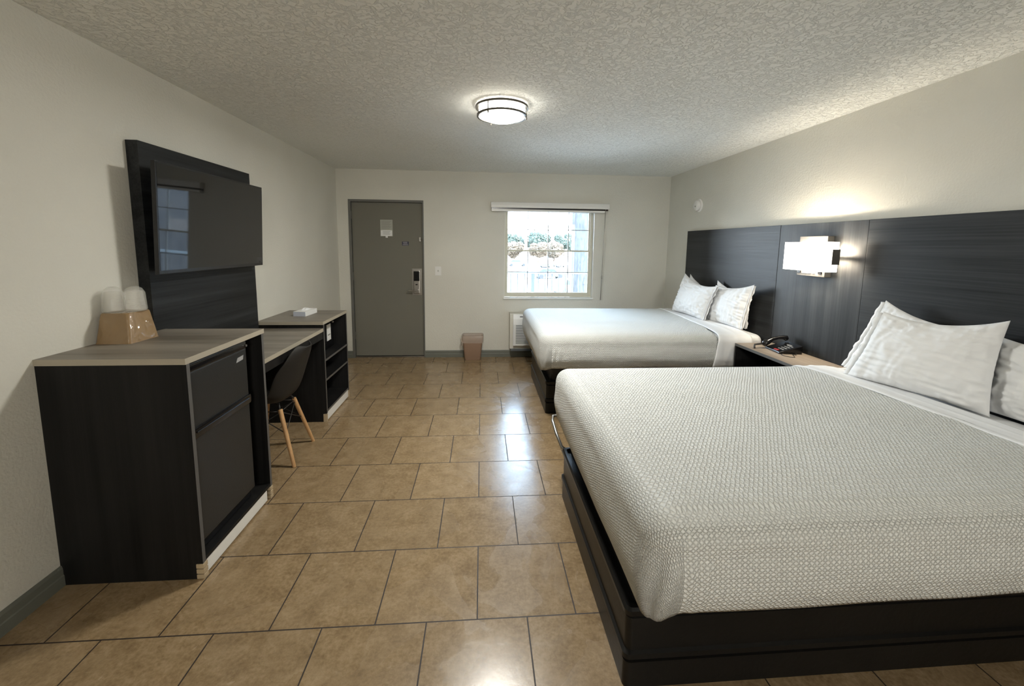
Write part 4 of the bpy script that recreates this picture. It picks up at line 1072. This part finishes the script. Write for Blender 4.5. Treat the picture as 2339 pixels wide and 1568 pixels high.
def car(cx, cy, rz, mat, label, L_=4.5, h=1.45):
    e = empty('parked_car', (cx, cy, -3.2), label, 'car', 'cars in the parking lot')
    R_ = Matrix.Translation((cx, cy, -3.2)) @ Matrix.Rotation(rz, 4, 'Z')
    def place(bm): bmesh.ops.transform(bm, matrix=R_, verts=bm.verts); return bm
    bm = B(); a = L_/2
    prism(bm, [(-a, 0.30), (a, 0.30), (a, 0.62), (a*0.92, 0.80), (a*0.45, 0.90), (a*0.20, h), (-a*0.55, h), (-a*0.90, 0.95), (-a, 0.85)], 'Y', -0.86, 0.86)
    body = obj('body', place(bm), mat, e)
    bm = B(); prism(bm, [(a*0.40, 0.93), (a*0.19, h-0.08), (-a*0.53, h-0.08), (-a*0.78, 0.95)], 'Y', -0.87, 0.87); obj('windows', place(bm), 'car_glass', e)
    for x in (-a*0.62, a*0.62):
        for y in (-0.88, 0.68):
            bm = B(); lathe(bm, [(0.0, 0), (0.32, 0), (0.32, 0.2), (0.0, 0.2)], (x, y, 0.32), 20, 'Y'); obj('wheel', place(bm), 'tyre', e)
car(7.9, 92.0, 0.1, 'car_white', 'white car beneath the brown trees in the left panes')
car(13.6, 88.0, 1.5, 'car_blue', 'blue-grey car facing the room in the middle panes')
car(17.0, 90.0, 1.6, 'car_silver', 'silver car facing the room near the stucco wing', h=1.6)
car(9.6, 58.0, 0.15, 'car_blue', 'blue-grey car passing behind the railing')
car(9.0, 40.0, 0.4, 'car_silver', 'silver car low behind the railing near the stucco wing')

# ------------------------------------------------------------------ lights and sky
wd = bpy.data.worlds.new('daylight'); scene.world = wd; wd.use_nodes = True
nt = wd.node_tree; bg = nt.nodes['Background']
tc = nd(nt, 'ShaderNodeTexCoord'); sp = nd(nt, 'ShaderNodeSeparateXYZ'); nt.links.new(tc.outputs['Generated'], sp.inputs[0])
r = ramp(nt, [(0.48, (0.55, 0.55, 0.52)), (0.50, (0.92, 0.97, 1.0)), (0.75, (0.50, 0.73, 1.0))])
mr = nd(nt, 'ShaderNodeMapRange'); mr.inputs['From Min'].default_value = -1; mr.inputs['From Max'].default_value = 1
nt.links.new(sp.outputs['Z'], mr.inputs['Value']); nt.links.new(mr.outputs['Result'], r.inputs['Fac']); nt.links.new(r.outputs['Color'], bg.inputs['Color'])
bg.inputs['Strength'].default_value = 9.8
sl = bpy.data.lights.new('sun', 'SUN'); sl.energy = 16; sl.angle = math.radians(1.0); sl.color = (1, 0.96, 0.9)
so = bpy.data.objects.new('sun', sl); link(so); so.location = (0, 0, 12)
so.rotation_euler = Vector((-0.75, 0.03, -0.70)).to_track_quat('-Z', 'Y').to_euler()
pl = bpy.data.lights.new('window_portal', 'AREA'); pl.shape = 'RECTANGLE'; pl.size = OX1-OX0; pl.size_y = OZ1-OZ0; pl.cycles.is_portal = True
po = bpy.data.objects.new('window_portal', pl); link(po); po.location = ((OX0+OX1)/2, YB+T+0.02, (OZ0+OZ1)/2)
po.rotation_euler = (math.radians(-90), 0, 0)

vl = bpy.data.lights.new('vanity_lamp', 'AREA'); vl.shape = 'RECTANGLE'; vl.size = 0.9; vl.size_y = 0.16; vl.energy = 18; vl.color = (1.0, 0.975, 0.91)
vo = bpy.data.objects.new('vanity_lamp', vl); link(vo); vo.location = (0.6, YN+0.10, 1.98); vo.rotation_euler = (math.radians(90), 0, 0)

# ------------------------------------------------------------------ camera
fpx, ppy = 937.4, 673.2
yaw, pitch, roll = 0.0745, 0.1205, -0.0123
f0 = Vector((math.sin(yaw), math.cos(yaw), 0)); r0 = Vector((math.cos(yaw), -math.sin(yaw), 0))
fw = f0*math.cos(pitch)+Vector((0, 0, -math.sin(pitch))); dn = fw.cross(r0)
r2 = math.cos(roll)*r0+math.sin(roll)*dn; d2 = -math.sin(roll)*r0+math.cos(roll)*dn
cd = bpy.data.cameras.new('camera'); cam = bpy.data.objects.new('camera', cd); link(cam)
mw = Matrix((( r2.x, -d2.x, -fw.x, 0.0), (r2.y, -d2.y, -fw.y, 0.0), (r2.z, -d2.z, -fw.z, 1.5158), (0, 0, 0, 1)))
cam.matrix_world = mw
cd.sensor_fit = 'HORIZONTAL'; cd.sensor_width = 36.0; cd.lens = fpx/2339*36.0
cd.shift_y = -(784.0-ppy)/2339.0
cd.clip_start = 0.05; cd.clip_end = 500
scene.camera = cam

scene.view_settings.view_transform = 'Standard'; scene.view_settings.look = 'None'
scene.view_settings.exposure = 1.92; scene.view_settings.gamma = 1.0; scene.view_settings.use_curve_mapping = False
scene.cycles.use_denoising = True
scene.cycles.max_bounces = 10; scene.cycles.diffuse_bounces = 6; scene.cycles.glossy_bounces = 4
scene.cycles.transparent_max_bounces = 12
scene.cycles.sample_clamp_indirect = 8.0
scene.cycles.caustics_reflective = False; scene.cycles.caustics_refractive = False
